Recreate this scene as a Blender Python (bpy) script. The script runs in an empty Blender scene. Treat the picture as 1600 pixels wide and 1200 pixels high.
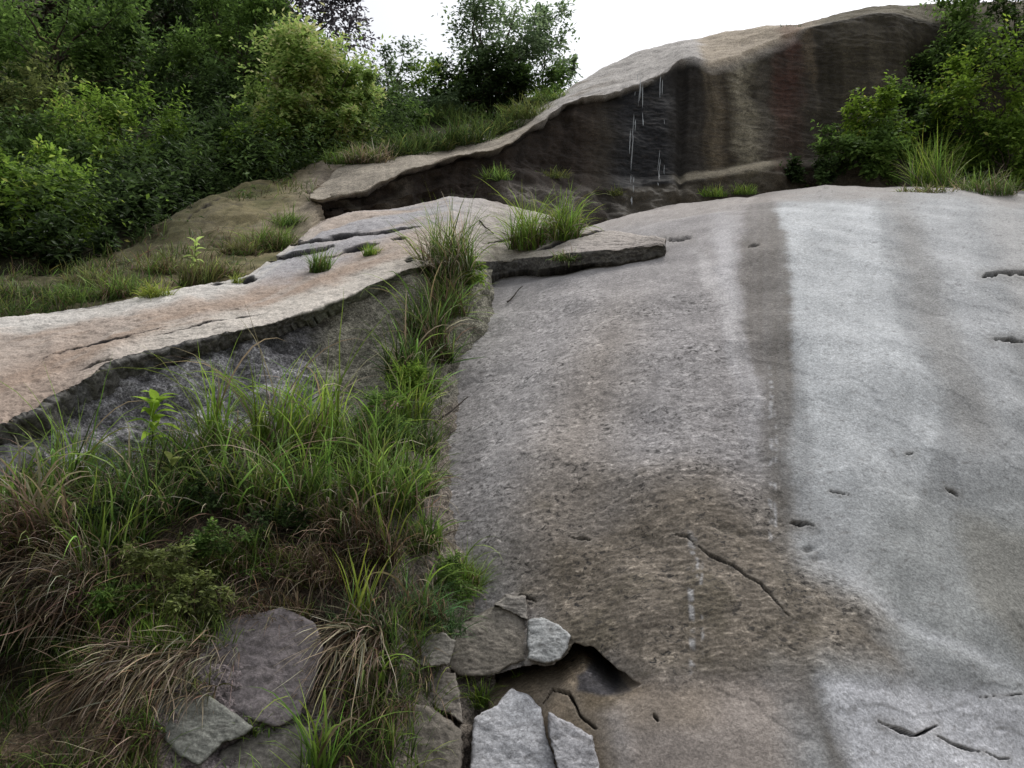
import bpy, math
import numpy as np
from mathutils import Vector

scene = bpy.context.scene
COL = scene.collection

# ------------------------------------------------------------------ camera
PITCH = math.radians(15.0)
FPX = 1386.0                     # focal length in units of a 1600 px wide picture
CAMZ = 1.6
cam_data = bpy.data.cameras.new("camera")
cam_data.sensor_width = 36.0
cam_data.lens = 36.0 * FPX / 1600.0
cam_data.clip_start = 0.05
cam_data.clip_end = 2000.0
cam = bpy.data.objects.new("camera", cam_data)
cam.location = (0, 0, CAMZ)
cam.rotation_euler = (math.pi / 2 + PITCH, 0, 0)
COL.objects.link(cam)
scene.camera = cam

# ------------------------------------------------------------------ overcast sky, soft sun, exposure
SUN_EL, SUN_AZ = math.radians(64), math.radians(40)
world = bpy.data.worlds.new("World")
scene.world = world
world.use_nodes = True
wn, wl = world.node_tree.nodes, world.node_tree.links
wn.clear()
sky = wn.new("ShaderNodeTexSky")
sky.sky_type = 'NISHITA'
sky.sun_disc = False
sky.sun_elevation = SUN_EL
sky.sun_rotation = SUN_AZ
sky.air_density = 1.0
sky.dust_density = 3.0
hs = wn.new("ShaderNodeHueSaturation")
hs.inputs['Saturation'].default_value = 0.22     # cloud cover takes the blue out of the sky
bg = wn.new("ShaderNodeBackground")
bg.inputs['Strength'].default_value = 0.15
wo = wn.new("ShaderNodeOutputWorld")
wl.new(sky.outputs[0], hs.inputs['Color'])
wl.new(hs.outputs[0], bg.inputs['Color'])
wl.new(bg.outputs[0], wo.inputs['Surface'])

sun_data = bpy.data.lights.new("sun", 'SUN')
sun_data.energy = 1.5
sun_data.angle = math.radians(25)
sun_data.color = (1.0, 0.97, 0.93)
sun = bpy.data.objects.new("sun", sun_data)
sd = Vector((math.sin(SUN_AZ) * math.cos(SUN_EL), math.cos(SUN_AZ) * math.cos(SUN_EL), math.sin(SUN_EL)))
sun.rotation_euler = sd.to_track_quat('Z', 'Y').to_euler()
sun.location = (0, 0, 40)
COL.objects.link(sun)

vs = scene.view_settings
vs.view_transform = 'Standard'
vs.look = 'None'
vs.gamma = 1.0
vs.use_curve_mapping = False
vs.exposure = 0.46

scene.cycles.max_bounces = 6
scene.cycles.diffuse_bounces = 4
scene.cycles.transmission_bounces = 4
scene.cycles.transparent_max_bounces = 6

# ------------------------------------------------------------------ noise and projection helpers
_r0 = np.random.RandomState(7)
_PERM = np.concatenate([_r0.permutation(256)] * 3)
_G = _r0.normal(size=(256, 3))
_G /= np.linalg.norm(_G, axis=1)[:, None]


def pn(p, seed=0):
    p = np.asarray(p, float) + seed * 17.31
    i = np.floor(p).astype(np.int64)
    f = p - i
    w = f * f * f * (f * (f * 6 - 15) + 10)
    i &= 255
    out = 0
    for dx in (0, 1):
        a = _PERM[(i[:, 0] + dx) & 255]
        wx = w[:, 0] if dx else 1 - w[:, 0]
        for dy in (0, 1):
            b = _PERM[a + ((i[:, 1] + dy) & 255)]
            wy = wx * (w[:, 1] if dy else 1 - w[:, 1])
            for dz in (0, 1):
                g = _G[_PERM[b + ((i[:, 2] + dz) & 255)]]
                d = g[:, 0] * (f[:, 0] - dx) + g[:, 1] * (f[:, 1] - dy) + g[:, 2] * (f[:, 2] - dz)
                out = out + d * wy * (w[:, 2] if dz else 1 - w[:, 2])
    return out * 1.5


def fbm(p, octaves=4, seed=0, gain=0.5):
    s, a = 0, 1.0
    p = np.asarray(p, float)
    for k in range(octaves):
        s = s + a * pn(p, seed + k)
        p = p * 2.03
        a *= gain
    return s


def sst(a, b, x):
    t = np.clip((np.asarray(x, float) - a) / (b - a), 0, 1)
    return t * t * (3 - 2 * t)


CP, SP = math.cos(PITCH), math.sin(PITCH)


def pt(u, v, y):
    """World point seen at picture position (u, v), y metres in front of the camera."""
    u, v, y = np.broadcast_arrays(np.asarray(u, float), np.asarray(v, float), np.asarray(y, float))
    a = (u - 800) / FPX
    b = (600 - v) / FPX
    t = y / (CP - b * SP)
    return np.stack([a * t, y, CAMZ + t * (SP + b * CP)], -1)


def proj(p):
    p = np.asarray(p, float)
    z = p[..., 2] - CAMZ
    d = p[..., 1] * CP + z * SP
    h = -p[..., 1] * SP + z * CP
    return 800 + FPX * p[..., 0] / d, 600 - FPX * h / d


def seg_dist(u, v, poly):
    """Distance from (u, v) to a polyline; also the running parameter 0..1."""
    best = np.full(u.shape, 1e9)
    par = np.zeros(u.shape)
    n = len(poly) - 1
    for k in range(n):
        x0, y0 = poly[k]
        x1, y1 = poly[k + 1]
        dx, dy = x1 - x0, y1 - y0
        t = np.clip(((u - x0) * dx + (v - y0) * dy) / (dx * dx + dy * dy + 1e-9), 0, 1)
        d = np.hypot(u - x0 - t * dx, v - y0 - t * dy)
        m = d < best
        best[m] = d[m]
        par[m] = (k + t[m]) / n
    return best, par


def inside(u, v, poly):
    """Signed distance to a polygon, positive inside."""
    c = np.zeros(u.shape, bool)
    n = len(poly)
    for k in range(n):
        x0, y0 = poly[k]
        x1, y1 = poly[(k + 1) % n]
        if y0 == y1:
            continue
        m = ((y0 > v) != (y1 > v)) & (u < (x1 - x0) * (v - y0) / (y1 - y0) + x0)
        c ^= m
    d, _ = seg_dist(u, v, list(poly) + [poly[0]])
    return np.where(c, d, -d)


# ------------------------------------------------------------------ object helpers
def tag(o, label=None, cat=None, group=None, kind=None):
    if label:
        o["label"] = label
    if cat:
        o["category"] = cat
    if group:
        o["group"] = group
    if kind:
        o["kind"] = kind
    return o


def mesh_obj(name, verts, faces, mat, parent=None, col=None, smooth=True, attrs=None):
    verts = np.asarray(verts, np.float32)
    faces = np.asarray(faces, np.int32)
    me = bpy.data.meshes.new(name)
    nf, k = faces.shape
    me.vertices.add(len(verts))
    me.vertices.foreach_set("co", verts.ravel())
    me.loops.add(nf * k)
    me.loops.foreach_set("vertex_index", faces.ravel())
    me.polygons.add(nf)
    me.polygons.foreach_set("loop_start", np.arange(0, nf * k, k, dtype=np.int32))
    me.polygons.foreach_set("use_smooth", np.full(nf, smooth))
    if col is not None:
        a = me.attributes.new("Col", 'FLOAT_COLOR', 'POINT')
        c4 = np.ones((len(verts), 4), np.float32)
        c4[:, :3] = col
        a.data.foreach_set("color", c4.ravel())
    if mat in ROCK_MATS and not (attrs and "fleck" in attrs):
        attrs = dict(attrs or {}, fleck=np.full(len(verts), ROCK_MATS[mat]))
    if attrs:
        for an, av in attrs.items():
            a = me.attributes.new(an, 'FLOAT', 'POINT')
            a.data.foreach_set("value", np.asarray(av, np.float32))
    me.update(calc_edges=True)
    me.materials.append(mat)
    o = bpy.data.objects.new(name, me)
    COL.objects.link(o)
    if parent is not None:
        o.parent = parent
        o.location = -np.array(parent.location) if False else (0, 0, 0)
    return o


def empty(name, loc):
    o = bpy.data.objects.new(name, None)
    o.empty_display_size = 0.1
    o.location = loc
    COL.objects.link(o)
    return o


# ------------------------------------------------------------------ materials
def new_mat(name):
    m = bpy.data.materials.new(name)
    m.use_nodes = True
    n = m.node_tree.nodes
    n.clear()
    return m, n, m.node_tree.links


def rock_material(name, bump=0.35, grain=0.30):
    m, n, l = new_mat(name)
    out = n.new("ShaderNodeOutputMaterial")
    bs = n.new("ShaderNodeBsdfPrincipled")
    at = n.new("ShaderNodeAttribute"); at.attribute_name = "Col"
    wet = n.new("ShaderNodeAttribute"); wet.attribute_name = "wet"
    tc = n.new("ShaderNodeTexCoord")
    n1 = n.new("ShaderNodeTexNoise"); n1.inputs['Scale'].default_value = 55; n1.inputs['Detail'].default_value = 3
    n1.inputs['Roughness'].default_value = 0.7
    l.new(tc.outputs['Object'], n1.inputs['Vector'])
    mr = n.new("ShaderNodeMapRange")
    mr.inputs['From Min'].default_value = 0.32; mr.inputs['From Max'].default_value = 0.68
    mr.inputs['To Min'].default_value = 1 - grain; mr.inputs['To Max'].default_value = 1 + grain
    l.new(n1.outputs['Fac'], mr.inputs['Value'])
    vo = n.new("ShaderNodeTexVoronoi"); vo.inputs['Scale'].default_value = 95
    l.new(tc.outputs['Object'], vo.inputs['Vector'])
    sx = n.new("ShaderNodeSeparateColor"); l.new(vo.outputs['Color'], sx.inputs[0])
    vr = n.new("ShaderNodeMapRange"); vr.inputs['To Min'].default_value = 1 - grain * 0.85; vr.inputs['To Max'].default_value = 1 + grain * 0.85
    l.new(sx.outputs[0], vr.inputs['Value'])
    vm = n.new("ShaderNodeMath"); vm.operation = 'MULTIPLY'
    l.new(vr.outputs['Result'], vm.inputs[0]); l.new(mr.outputs['Result'], vm.inputs[1])
    mg = n.new("ShaderNodeMix"); mg.data_type = 'RGBA'; mg.blend_type = 'MULTIPLY'
    mg.inputs['Factor'].default_value = 1.0
    l.new(at.outputs['Color'], mg.inputs['A'])
    l.new(vm.outputs[0], mg.inputs['B'])
    # lichen and dirt flecks, drawn out across the slope
    fk = n.new("ShaderNodeAttribute"); fk.attribute_name = "fleck"
    mp = n.new("ShaderNodeMapping"); mp.inputs['Scale'].default_value = (21, 31, 31)
    nf = n.new("ShaderNodeTexNoise"); nf.inputs['Scale'].default_value = 1.0; nf.inputs['Detail'].default_value = 4
    nf.inputs['Roughness'].default_value = 0.68; nf.inputs['Distortion'].default_value = 0.6
    l.new(tc.outputs['Object'], mp.inputs['Vector']); l.new(mp.outputs['Vector'], nf.inputs['Vector'])
    dm = n.new("ShaderNodeMapRange"); dm.inputs['From Min'].default_value = 0.46; dm.inputs['From Max'].default_value = 0.385
    l.new(nf.outputs['Fac'], dm.inputs['Value'])
    dmul = n.new("ShaderNodeMath"); dmul.operation = 'MULTIPLY'; dmul.use_clamp = True
    l.new(dm.outputs['Result'], dmul.inputs[0]); l.new(fk.outputs['Fac'], dmul.inputs[1])
    md = n.new("ShaderNodeMix"); md.data_type = 'RGBA'
    md.inputs['B'].default_value = (0.045, 0.042, 0.04, 1)
    l.new(dmul.outputs[0], md.inputs['Factor']); l.new(mg.outputs['Result'], md.inputs['A'])
    lm = n.new("ShaderNodeMapRange"); lm.inputs['From Min'].default_value = 0.56; lm.inputs['From Max'].default_value = 0.66
    l.new(nf.outputs['Fac'], lm.inputs['Value'])
    lmul = n.new("ShaderNodeMath"); lmul.operation = 'MULTIPLY'
    l.new(lm.outputs['Result'], lmul.inputs[0]); l.new(fk.outputs['Fac'], lmul.inputs[1])
    ladd = n.new("ShaderNodeMath"); ladd.operation = 'ADD'; ladd.inputs[1].default_value = 1.0
    l.new(lmul.outputs[0], ladd.inputs[0])
    mx = n.new("ShaderNodeMix"); mx.data_type = 'RGBA'; mx.blend_type = 'MULTIPLY'
    mx.inputs['Factor'].default_value = 1.0
    l.new(md.outputs['Result'], mx.inputs['A']); l.new(ladd.outputs[0], mx.inputs['B'])
    l.new(mx.outputs['Result'], bs.inputs['Base Color'])
    rr = n.new("ShaderNodeMapRange")
    rr.inputs['To Min'].default_value = 0.95; rr.inputs['To Max'].default_value = 0.3
    l.new(wet.outputs['Fac'], rr.inputs['Value'])
    l.new(rr.outputs['Result'], bs.inputs['Roughness'])
    bs.inputs['Specular IOR Level'].default_value = 0.12
    bp = n.new("ShaderNodeBump"); bp.inputs['Strength'].default_value = bump; bp.inputs['Distance'].default_value = 0.012
    l.new(n1.outputs['Fac'], bp.inputs['Height'])
    l.new(bp.outputs['Normal'], bs.inputs['Normal'])
    l.new(bs.outputs[0], out.inputs['Surface'])
    return m


def leaf_material(name, trans=0.3, rough=0.5, spec=0.3):
    m, n, l = new_mat(name)
    out = n.new("ShaderNodeOutputMaterial")
    bs = n.new("ShaderNodeBsdfPrincipled")
    at = n.new("ShaderNodeAttribute"); at.attribute_name = "Col"
    tc = n.new("ShaderNodeTexCoord")
    nz = n.new("ShaderNodeTexNoise"); nz.inputs['Scale'].default_value = 25; nz.inputs['Detail'].default_value = 2
    l.new(tc.outputs['Object'], nz.inputs['Vector'])
    mr = n.new("ShaderNodeMapRange")
    mr.inputs['To Min'].default_value = 0.65; mr.inputs['To Max'].default_value = 1.35
    l.new(nz.outputs['Fac'], mr.inputs['Value'])
    mx = n.new("ShaderNodeMix"); mx.data_type = 'RGBA'; mx.blend_type = 'MULTIPLY'; mx.inputs['Factor'].default_value = 1
    l.new(at.outputs['Color'], mx.inputs['A']); l.new(mr.outputs['Result'], mx.inputs['B'])
    l.new(mx.outputs['Result'], bs.inputs['Base Color'])
    bs.inputs['Roughness'].default_value = rough
    bs.inputs['Specular IOR Level'].default_value = spec
    tr = n.new("ShaderNodeBsdfTranslucent")
    l.new(mx.outputs['Result'], tr.inputs['Color'])
    ms = n.new("ShaderNodeMixShader"); ms.inputs['Fac'].default_value = trans
    l.new(bs.outputs[0], ms.inputs[1]); l.new(tr.outputs[0], ms.inputs[2])
    l.new(ms.outputs[0], out.inputs['Surface'])
    return m


def water_material(name):
    m, n, l = new_mat(name)
    out = n.new("ShaderNodeOutputMaterial")
    bs = n.new("ShaderNodeBsdfPrincipled")
    bs.inputs['Base Color'].default_value = (0.55, 0.58, 0.60, 1)
    bs.inputs['Roughness'].default_value = 0.15
    bs.inputs['Transmission Weight'].default_value = 0.25
    bs.inputs['IOR'].default_value = 1.33
    tc = n.new("ShaderNodeTexCoord")
    nz = n.new("ShaderNodeTexNoise"); nz.inputs['Scale'].default_value = 30
    l.new(tc.outputs['Object'], nz.inputs['Vector'])
    bp = n.new("ShaderNodeBump"); bp.inputs['Strength'].default_value = 0.5
    l.new(nz.outputs['Fac'], bp.inputs['Height']); l.new(bp.outputs['Normal'], bs.inputs['Normal'])
    l.new(bs.outputs[0], out.inputs['Surface'])
    return m


M_ROCK = rock_material("granite", 0.4, 0.22)
M_CLIFF = rock_material("cliff_rock", 0.5, 0.35)
M_SOIL = rock_material("soil", 0.9, 0.55)
M_LEAF = leaf_material("leaf", 0.48, 0.5, 0.14)
M_GRASS = leaf_material("grass", 0.35, 0.55, 0.15)
M_BARK = rock_material("bark", 0.9, 0.5)
M_WATER = water_material("water")
ROCK_MATS = {M_ROCK: 0.35, M_CLIFF: 0.45, M_SOIL: 0.5}

# ------------------------------------------------------------------ rock surfaces
ROCKV = []            # vertex clouds of the built ground, for standing plants on it


def grid_faces(nr, nc):
    i = np.arange(nr - 1)[:, None] * nc + np.arange(nc - 1)[None, :]
    i = i.ravel()
    return np.stack([i, i + 1, i + nc + 1, i + nc], 1)


def grid_normals(P):
    du = np.gradient(P, axis=1)
    dv = np.gradient(P, axis=0)
    n = np.cross(du, dv)
    n /= np.linalg.norm(n, axis=2)[..., None] + 1e-12
    c = np.array([0, 0, CAMZ]) - P
    s = np.sign((n * c).sum(2))
    return n


def rails_grid(rails, us, rows):
    """rails: lists of (u, v, y) from far/top to near/bottom. rows: samples per gap."""
    curves = []
    for r in rails:
        r = np.array(r, float)
        curves.append(pt(us, np.interp(us, r[:, 0], r[:, 1]), np.interp(us, r[:, 0], r[:, 2])))
    out = []
    for k in range(len(curves) - 1):
        for j in range(rows[k]):
            t = j / rows[k]
            out.append(curves[k] * (1 - t) + curves[k + 1] * t)
    out.append(curves[-1])
    return np.array(out)


def smooth_rows(P, it):
    for _ in range(it):
        Q = P.copy()
        Q[1:-1] = (P[:-2] + 2 * P[1:-1] + P[2:]) / 4
        Q[:, 1:-1] = (Q[:, :-2] + 2 * Q[:, 1:-1] + Q[:, 2:]) / 4
        Q[:, 0] = (P[:, 0]); Q[:, -1] = P[:, -1]
        P = Q
    return P


def scallop(p, seed=0):
    """Flaky granite relief: short flattened chips, -1..1, mostly flat with dark pits."""
    q = p * np.array([10.0, 24.0, 24.0])
    w = np.stack([pn(p * 5, seed + 31), pn(p * 5, seed + 32), pn(p * 5, seed + 33)], 1) * 1.2
    a = 0.8 * pn(q + w, seed) + 0.75 * pn(q * 1.9 + w, seed + 1) + 0.45 * pn(q * 3.7, seed + 2)
    return a


def lay(base, c, k):
    k = np.clip(k, 0, 1)[:, None]
    return base * (1 - k) + np.array(c)[None] * k


def streak(u, v, line, w, soft):
    """Soft-edged vertical stain following line [(u, v), ...]; w may vary along v."""
    ln = np.array(line, float)
    c = np.interp(v, ln[:, 1], ln[:, 0])
    ww = np.interp(v, ln[:, 1], np.broadcast_to(np.asarray(w, float), (len(ln),)))
    return 1 - sst(ww - soft, ww + soft, np.abs(u - c))


def vwin(v, a, b, s):
    return sst(a - s, a + s, v) * (1 - sst(b - s, b + s, v))


def keep(P):
    ROCKV.append(P.reshape(-1, 3))


# ---- the main slab
ARC_R = 21.1
_phi = np.radians(np.linspace(59.5, 26.2, 400))
_ya = 5 + ARC_R * (math.sin(math.radians(58)) - np.sin(_phi))
_za = 0.86 + ARC_R * (np.cos(_phi) - math.cos(math.radians(58)))
_el = np.arctan2(_za - CAMZ, _ya)
_va = 600 - FPX * np.tan(_el - PITCH)
_va_top = _va[-1]


CREST = np.array([(560, 400), (700, 398), (800, 385), (900, 362), (1000, 333), (1060, 322), (1130, 309), (1200, 300), (1290, 290),
                  (1400, 292), (1500, 296), (1600, 302), (1750, 318)], float)


def slab_y(u, v):
    """Distance of the slab's face at picture position (u, v)."""
    vc = np.interp(u, CREST[:, 0], CREST[:, 1])
    t = (1260 - v) / (1260 - vc)
    vv = 1260 - t * (1260 - _va_top)
    y = np.interp(-vv, -_va, _ya)
    return y + 0.56 * ((np.minimum(np.asarray(u, float), 1850) - 1150) / 450) ** 2


LEDGE_FOOT = [(690, 440), (745, 436), (800, 431), (860, 426), (915, 417), (960, 410), (1000, 404), (1035, 394), (1042, 384), (1036, 372)]
CAVITY = [(700, 1062), (722, 1052), (760, 1052), (800, 1040), (830, 1034), (862, 1034), (884, 1018), (896, 1000), (925, 1008), (950, 1030), (975, 1050),
          (998, 1064), (960, 1078), (930, 1110), (936, 1150), (950, 1260), (640, 1260), (660, 1120)]
SLAB_CRACKS = [
    ([(1038, 372), (1056, 375), (1078, 374)], 3.0, 0.05), ([(1166, 388), (1186, 389)], 2.2, 0.04),
    ([(1533, 436), (1560, 431), (1610, 433)], 3.5, 0.06), ([(1548, 532), (1575, 533), (1605, 540)], 2.6, 0.05),
    ([(1482, 760), (1503, 769)], 2.4, 0.04), ([(1420, 704), (1430, 706)], 2.0, 0.03),
    ([(1084, 840), (1110, 860), (1150, 880), (1190, 912), (1232, 962)], 1.9, 0.035),
    ([(1050, 825), (1075, 832), (1084, 845)], 1.8, 0.03),
    ([(1368, 1130), (1400, 1140), (1432, 1149), (1468, 1134)], 3.2, 0.06),
    ([(1466, 1150), (1500, 1166), (1532, 1177)], 2.2, 0.04), ([(1538, 1178), (1556, 1187), (1572, 1186)], 2.0, 0.04),
    ([(888, 831), (920, 836)], 2.2, 0.03), ([(1240, 801), (1262, 806), (1278, 813)], 2.5, 0.04),
    ([(805, 920), (832, 930)], 2.2, 0.04),
    ([(842, 1092), (858, 1070), (884, 1076), (900, 1108), (928, 1132)], 3.4, 0.08),
    ([(1020, 1110), (1026, 1122)], 2.4, 0.04),
    ([(1300, 760), (1330, 768)], 1.3, 0.02),
    ([(1530, 1090), (1600, 1086)], 1.0, 0.01)]


def build_slab():
    nu, nv = 600, 510
    rows_t = np.linspace(0, 1, nv)
    P = np.zeros((nv + 12, nu + 50, 3))
    for r, t in enumerate(rows_t):
        left = np.interp(1260 - t * 880, [395, 420, 560, 640, 700, 800, 930, 1260], [740, 735, 684, 662, 650, 634, 634, 630])
        us = np.concatenate([left + (1730 - left) * np.linspace(0, 1, nu), np.linspace(1736, 2900, 50)])
        vc = np.interp(us, CREST[:, 0], CREST[:, 1])
        vs_ = 1260 - t * (1260 - vc)
        P[r + 2] = pt(us, vs_, slab_y(us, vs_))
    # down into the ground below the frame
    P[1] = P[2] + np.array([0, -0.30, -0.55])
    P[0] = P[2] + np.array([0, -0.55, -1.5])
    nv = nv + 2
    hd = P[nv - 1] - np.array([0, 0, CAMZ]); hd[:, 2] = 0
    hd /= np.linalg.norm(hd, axis=1)[:, None]
    for k in range(10):
        s = 0.35 * (k + 1)
        Q = P[nv - 1] + hd * s
        Q[:, 2] += 0.47 * s - 0.055 * s * s
        P[nv + k] = Q
    N = grid_normals(P).reshape(-1, 3)
    N *= np.sign((N * (np.array([0, -1, 1.0]))).sum(1))[:, None]
    p = P.reshape(-1, 3)
    u, v = proj(p)
    # warp so that no stain has a ruled edge
    wu = u + 10 * pn(p * 1.3, 3) + 5 * pn(p * 4, 4) + 4 * pn(p * 11, 5) + 3 * pn(p * 24, 6)
    wv = v + 12 * pn(p * 1.1, 8) + 6 * pn(p * 5, 9)
    big = fbm(p * 0.5, 3, 11)
    mid = fbm(p * 2.2, 4, 21)
    fine = fbm(p * 9, 3, 41)
    sc = scallop(p, 50)
    # rough: where the skin has flaked off and lichen sits in the pits
    rough = inside(wu, wv, [(660, 470), (900, 440), (1120, 440), (1175, 560), (1215, 760), (1260, 850), (1350, 930), (1375, 1040), (1200, 1062),
                            (1000, 1062), (640, 1100), (600, 800)])
    rough = sst(-30, 45, rough)
    deep = sst(-62, 58, inside(wu + 45 * mid, wv + 40 * big, [(860, 800), (960, 740), (1090, 700), (1215, 745), (1255, 850), (1350, 940), (1380, 1035), (1230, 1055),
                               (1000, 1064), (930, 1020), (880, 1000), (840, 985), (806, 930), (812, 860)]))
    # base colours
    col = np.tile(np.array([0.32, 0.303, 0.298]), (len(p), 1))
    right = sst(1170, 1260, wu + 0.02 * (v - 600))
    col = lay(col, (0.345, 0.352, 0.355), right)
    brightz = inside(wu, wv, [(1208, 335), (1225, 318), (1300, 312), (1366, 308), (1385, 400), (1405, 480), (1440, 570), (1470, 640), (1440, 800), (1350, 850), (1280, 760),
                              (1260, 600), (1232, 480)])
    col = lay(col, (0.475, 0.488, 0.495), sst(-9, 14, brightz) * (0.97 - 0.35 * sst(560, 860, v)))
    band2 = streak(wu, wv, [(1450, 300), (1490, 420), (1560, 600), (1640, 760)], [36, 42, 46, 50], 26) * vwin(v, 310, 640, 60)
    col = lay(col, (0.445, 0.452, 0.458), 0.7 * band2)
    band3 = streak(wu, wv, [(1400, 300), (1440, 420), (1500, 600), (1560, 760)], [16, 26, 30, 30], 20) * vwin(v, 300, 700, 40)
    col = lay(col, (0.29, 0.285, 0.275), 0.75 * band3)
    band4 = streak(wu, wv, [(1560, 300), (1640, 520), (1700, 700)], [30, 50, 50], 25)
    col = lay(col, (0.42, 0.405, 0.39), 0.5 * band4)
    col = lay(col, (0.33, 0.34, 0.33), 0.6 * sst(700, 850, wv) * sst(1300, 1420, wu) * (1 - sst(960, 1060, wv - 0.35 * (u - 1450))))
    # faint downslope water marks everywhere
    ws = pn(np.stack([(u - 800) / (0.9 + 0.0004 * (1200 - v)) * 0.03, v * 0.0016, 0 * u], 1), 61) + 0.6 * pn(np.stack([u * 0.085, v * 0.002, 0 * u + 3], 1), 62)
    col *= (1 + 0.10 * ws)[:, None]
    # pale mineral streak left of the dark one
    pale = streak(wu, wv, [(1125, 335), (1135, 400), (1155, 500), (1180, 620), (1195, 760)], [14, 18, 22, 24, 10], 14) * vwin(v, 345, 720, 50)
    col = lay(col, (0.47, 0.455, 0.46), 0.75 * pale)
    pale2 = streak(wu, wv, [(1075, 395), (1110, 430), (1145, 500), (1160, 560)], [8, 12, 14, 8], 10) * vwin(v, 395, 560, 20)
    col = lay(col, (0.50, 0.48, 0.475), 0.55 * pale2)
    lens = streak(wu, wv, [(1300, 850), (1345, 890)], [8, 8], 8) * 0
    # brown-grey top edge
    col = lay(col, (0.33, 0.30, 0.275), 0.75 * (1 - sst(0, 34, wv - np.interp(u, CREST[:, 0], CREST[:, 1]))) )
    # dark run-off streak
    dk = streak(wu, wv, [(1192, 300), (1188, 340), (1196, 420), (1204, 520), (1215, 600), (1216, 700), (1220, 820), (1232, 960), (1256, 1060), (1285, 1130), (1320, 1230)],
                [14, 27, 37, 36, 29, 22, 20, 21, 20, 21, 24], 9 + 14 * sst(560, 760, v))
    dks = np.interp(v, [300, 330, 380, 560, 650, 800, 1000, 1100, 1200], [0.3, 0.8, 0.97, 0.93, 0.8, 0.72, 0.75, 0.8, 0.7])
    col = lay(col, (0.15, 0.136, 0.12), dk * dks * (0.82 + 0.35 * ws))
    dk2 = streak(wu, wv, [(1150, 380), (1165, 560), (1180, 760)], [5, 7, 7], 7) * vwin(v, 380, 760, 60)
    col = lay(col, (0.25, 0.235, 0.225), 0.35 * dk2)
    # brown lichen area
    col = lay(col, (0.27, 0.232, 0.195), 0.62 * streak(wu, wv, [(990, 420), (930, 600), (880, 760), (850, 900)], [30, 45, 70, 70], 60) * vwin(v, 480, 930, 90))
    col = lay(col, (0.30, 0.29, 0.275), 0.6 * vwin(v, 440, 560, 60) * vwin(u, 640, 800, 60))
    col = lay(col, (0.182, 0.152, 0.116), 0.88 * deep)
    col = lay(col, (0.11, 0.095, 0.068), 0.6 * deep * sst(-0.1, 0.5, mid + 0.3 * (v - 950) / 100))
    col = lay(col, (0.095, 0.085, 0.072), 0.42 * dk * dks * sst(620, 760, v))
    # lighter foot of the slab
    foot = sst(1030, 1078, wv + 16 * mid + 8 * fine) * sst(930, 1010, wu)
    col = lay(col, (0.33, 0.285, 0.25), 0.85 * foot * (1 - sst(1200, 1290, wu)))
    col = lay(col, (0.40, 0.33, 0.26), 0.6 * foot * vwin(wu, 950, 1120, 40) * vwin(v, 1060, 1130, 20))
    col = lay(col, (0.55, 0.55, 0.575), 0.85 * sst(-20, 30, inside(wu + 10 * mid, wv + 14 * mid, [(1285, 1060), (1330, 1050), (1450, 1060), (1560, 1080), (1640, 1120), (1640, 1280), (1340, 1280)])))
    col = lay(col, (0.55, 0.56, 0.575), 0.5 * streak(wu + 14 * mid, wv, [(1330, 890), (1400, 960), (1500, 1010), (1600, 1065), (1640, 1090)], [10, 22, 26, 26, 26], 26) * vwin(v, 880, 1080, 30))
    # grey-brown patches at the right rim
    pr = inside(wu, wv, [(1500, 790), (1545, 800), (1620, 840), (1660, 1060), (1590, 1010), (1530, 960), (1515, 880)])
    col = lay(col, (0.245, 0.235, 0.205), 0.7 * sst(-20, 25, pr))
    # cavity: the layer under the slab, ochre brown
    cav = inside(u + 2.5 * pn(p * 14, 70), v + 2.5 * pn(p * 14, 71), CAVITY)
    cin = sst(-1.5, 1.5, cav)
    cin_soft = sst(-40, 30, cav + 14 * mid)
    cs = np.minimum(cin_soft, np.maximum(cin, sst(1062, 1075, v)))
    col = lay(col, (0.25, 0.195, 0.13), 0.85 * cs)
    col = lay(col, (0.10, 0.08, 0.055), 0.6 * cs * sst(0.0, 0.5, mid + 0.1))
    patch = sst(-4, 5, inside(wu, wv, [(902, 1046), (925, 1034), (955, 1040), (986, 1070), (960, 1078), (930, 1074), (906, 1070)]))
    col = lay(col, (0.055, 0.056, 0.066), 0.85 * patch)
    # white drips
    for (uu, va_, vb_, ww_) in ((1079, 830, 1045, 4.5), (1086, 835, 900, 2.5), (1205, 560, 830, 3), (1213, 640, 830, 2), (1096, 880, 1010, 1.6)):
        k = streak(u + 3 * pn(p * 3, 77), v, [(uu, va_), (uu + 3, vb_)], [ww_, ww_], 2.5) * vwin(v, va_, vb_, 18) * sst(-0.1, 0.3, pn(p * np.array([14, 9, 9]), 78) + 0.5 * pn(p * 25, 79))
        col = lay(col, (0.50, 0.50, 0.51), 0.6 * k)
    # lichen and dirt flecks held in the pits of the rough skin
    fl = sst(0.18, 0.62, -sc + 0.25 * mid)
    amt = 0.06 + 0.10 * rough + 0.14 * deep + 0.1 * dk * dks
    amt *= 1 - 0.75 * right * (1 - deep)
    col = lay(col, (0.075, 0.065, 0.055), fl * amt * (1 - 0.5 * cin))
    hi = sst(0.3, 0.8, sc)
    col = col * (1 + hi * (0.10 + 0.28 * rough + 0.35 * deep))[:, None]
    blo = fbm(p * 4.5, 4, 91)
    col *= (1 + (0.10 * big + 0.13 * mid + 0.09 * fine + 0.10 * blo) * (1 - 0.55 * right))[:, None]
    speck = sst(0.42, 0.6, pn(p * np.array([16, 24, 24]), 95))
    col = lay(col, (0.16, 0.15, 0.14), 0.4 * speck * right)
    # relief
    disp = 0.07 * big + 0.03 * fbm(p * 1.4, 2, 23) + 0.006 * mid + (0.001 + 0.002 * rough) * fine
    disp = disp + (0.0012 + 0.0022 * rough + 0.0022 * deep) * sc
    ex = fbm(p * np.array([0.55, 0.8, 0.8]), 4, 27) * 1.7 + 0.10 * fine
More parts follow.
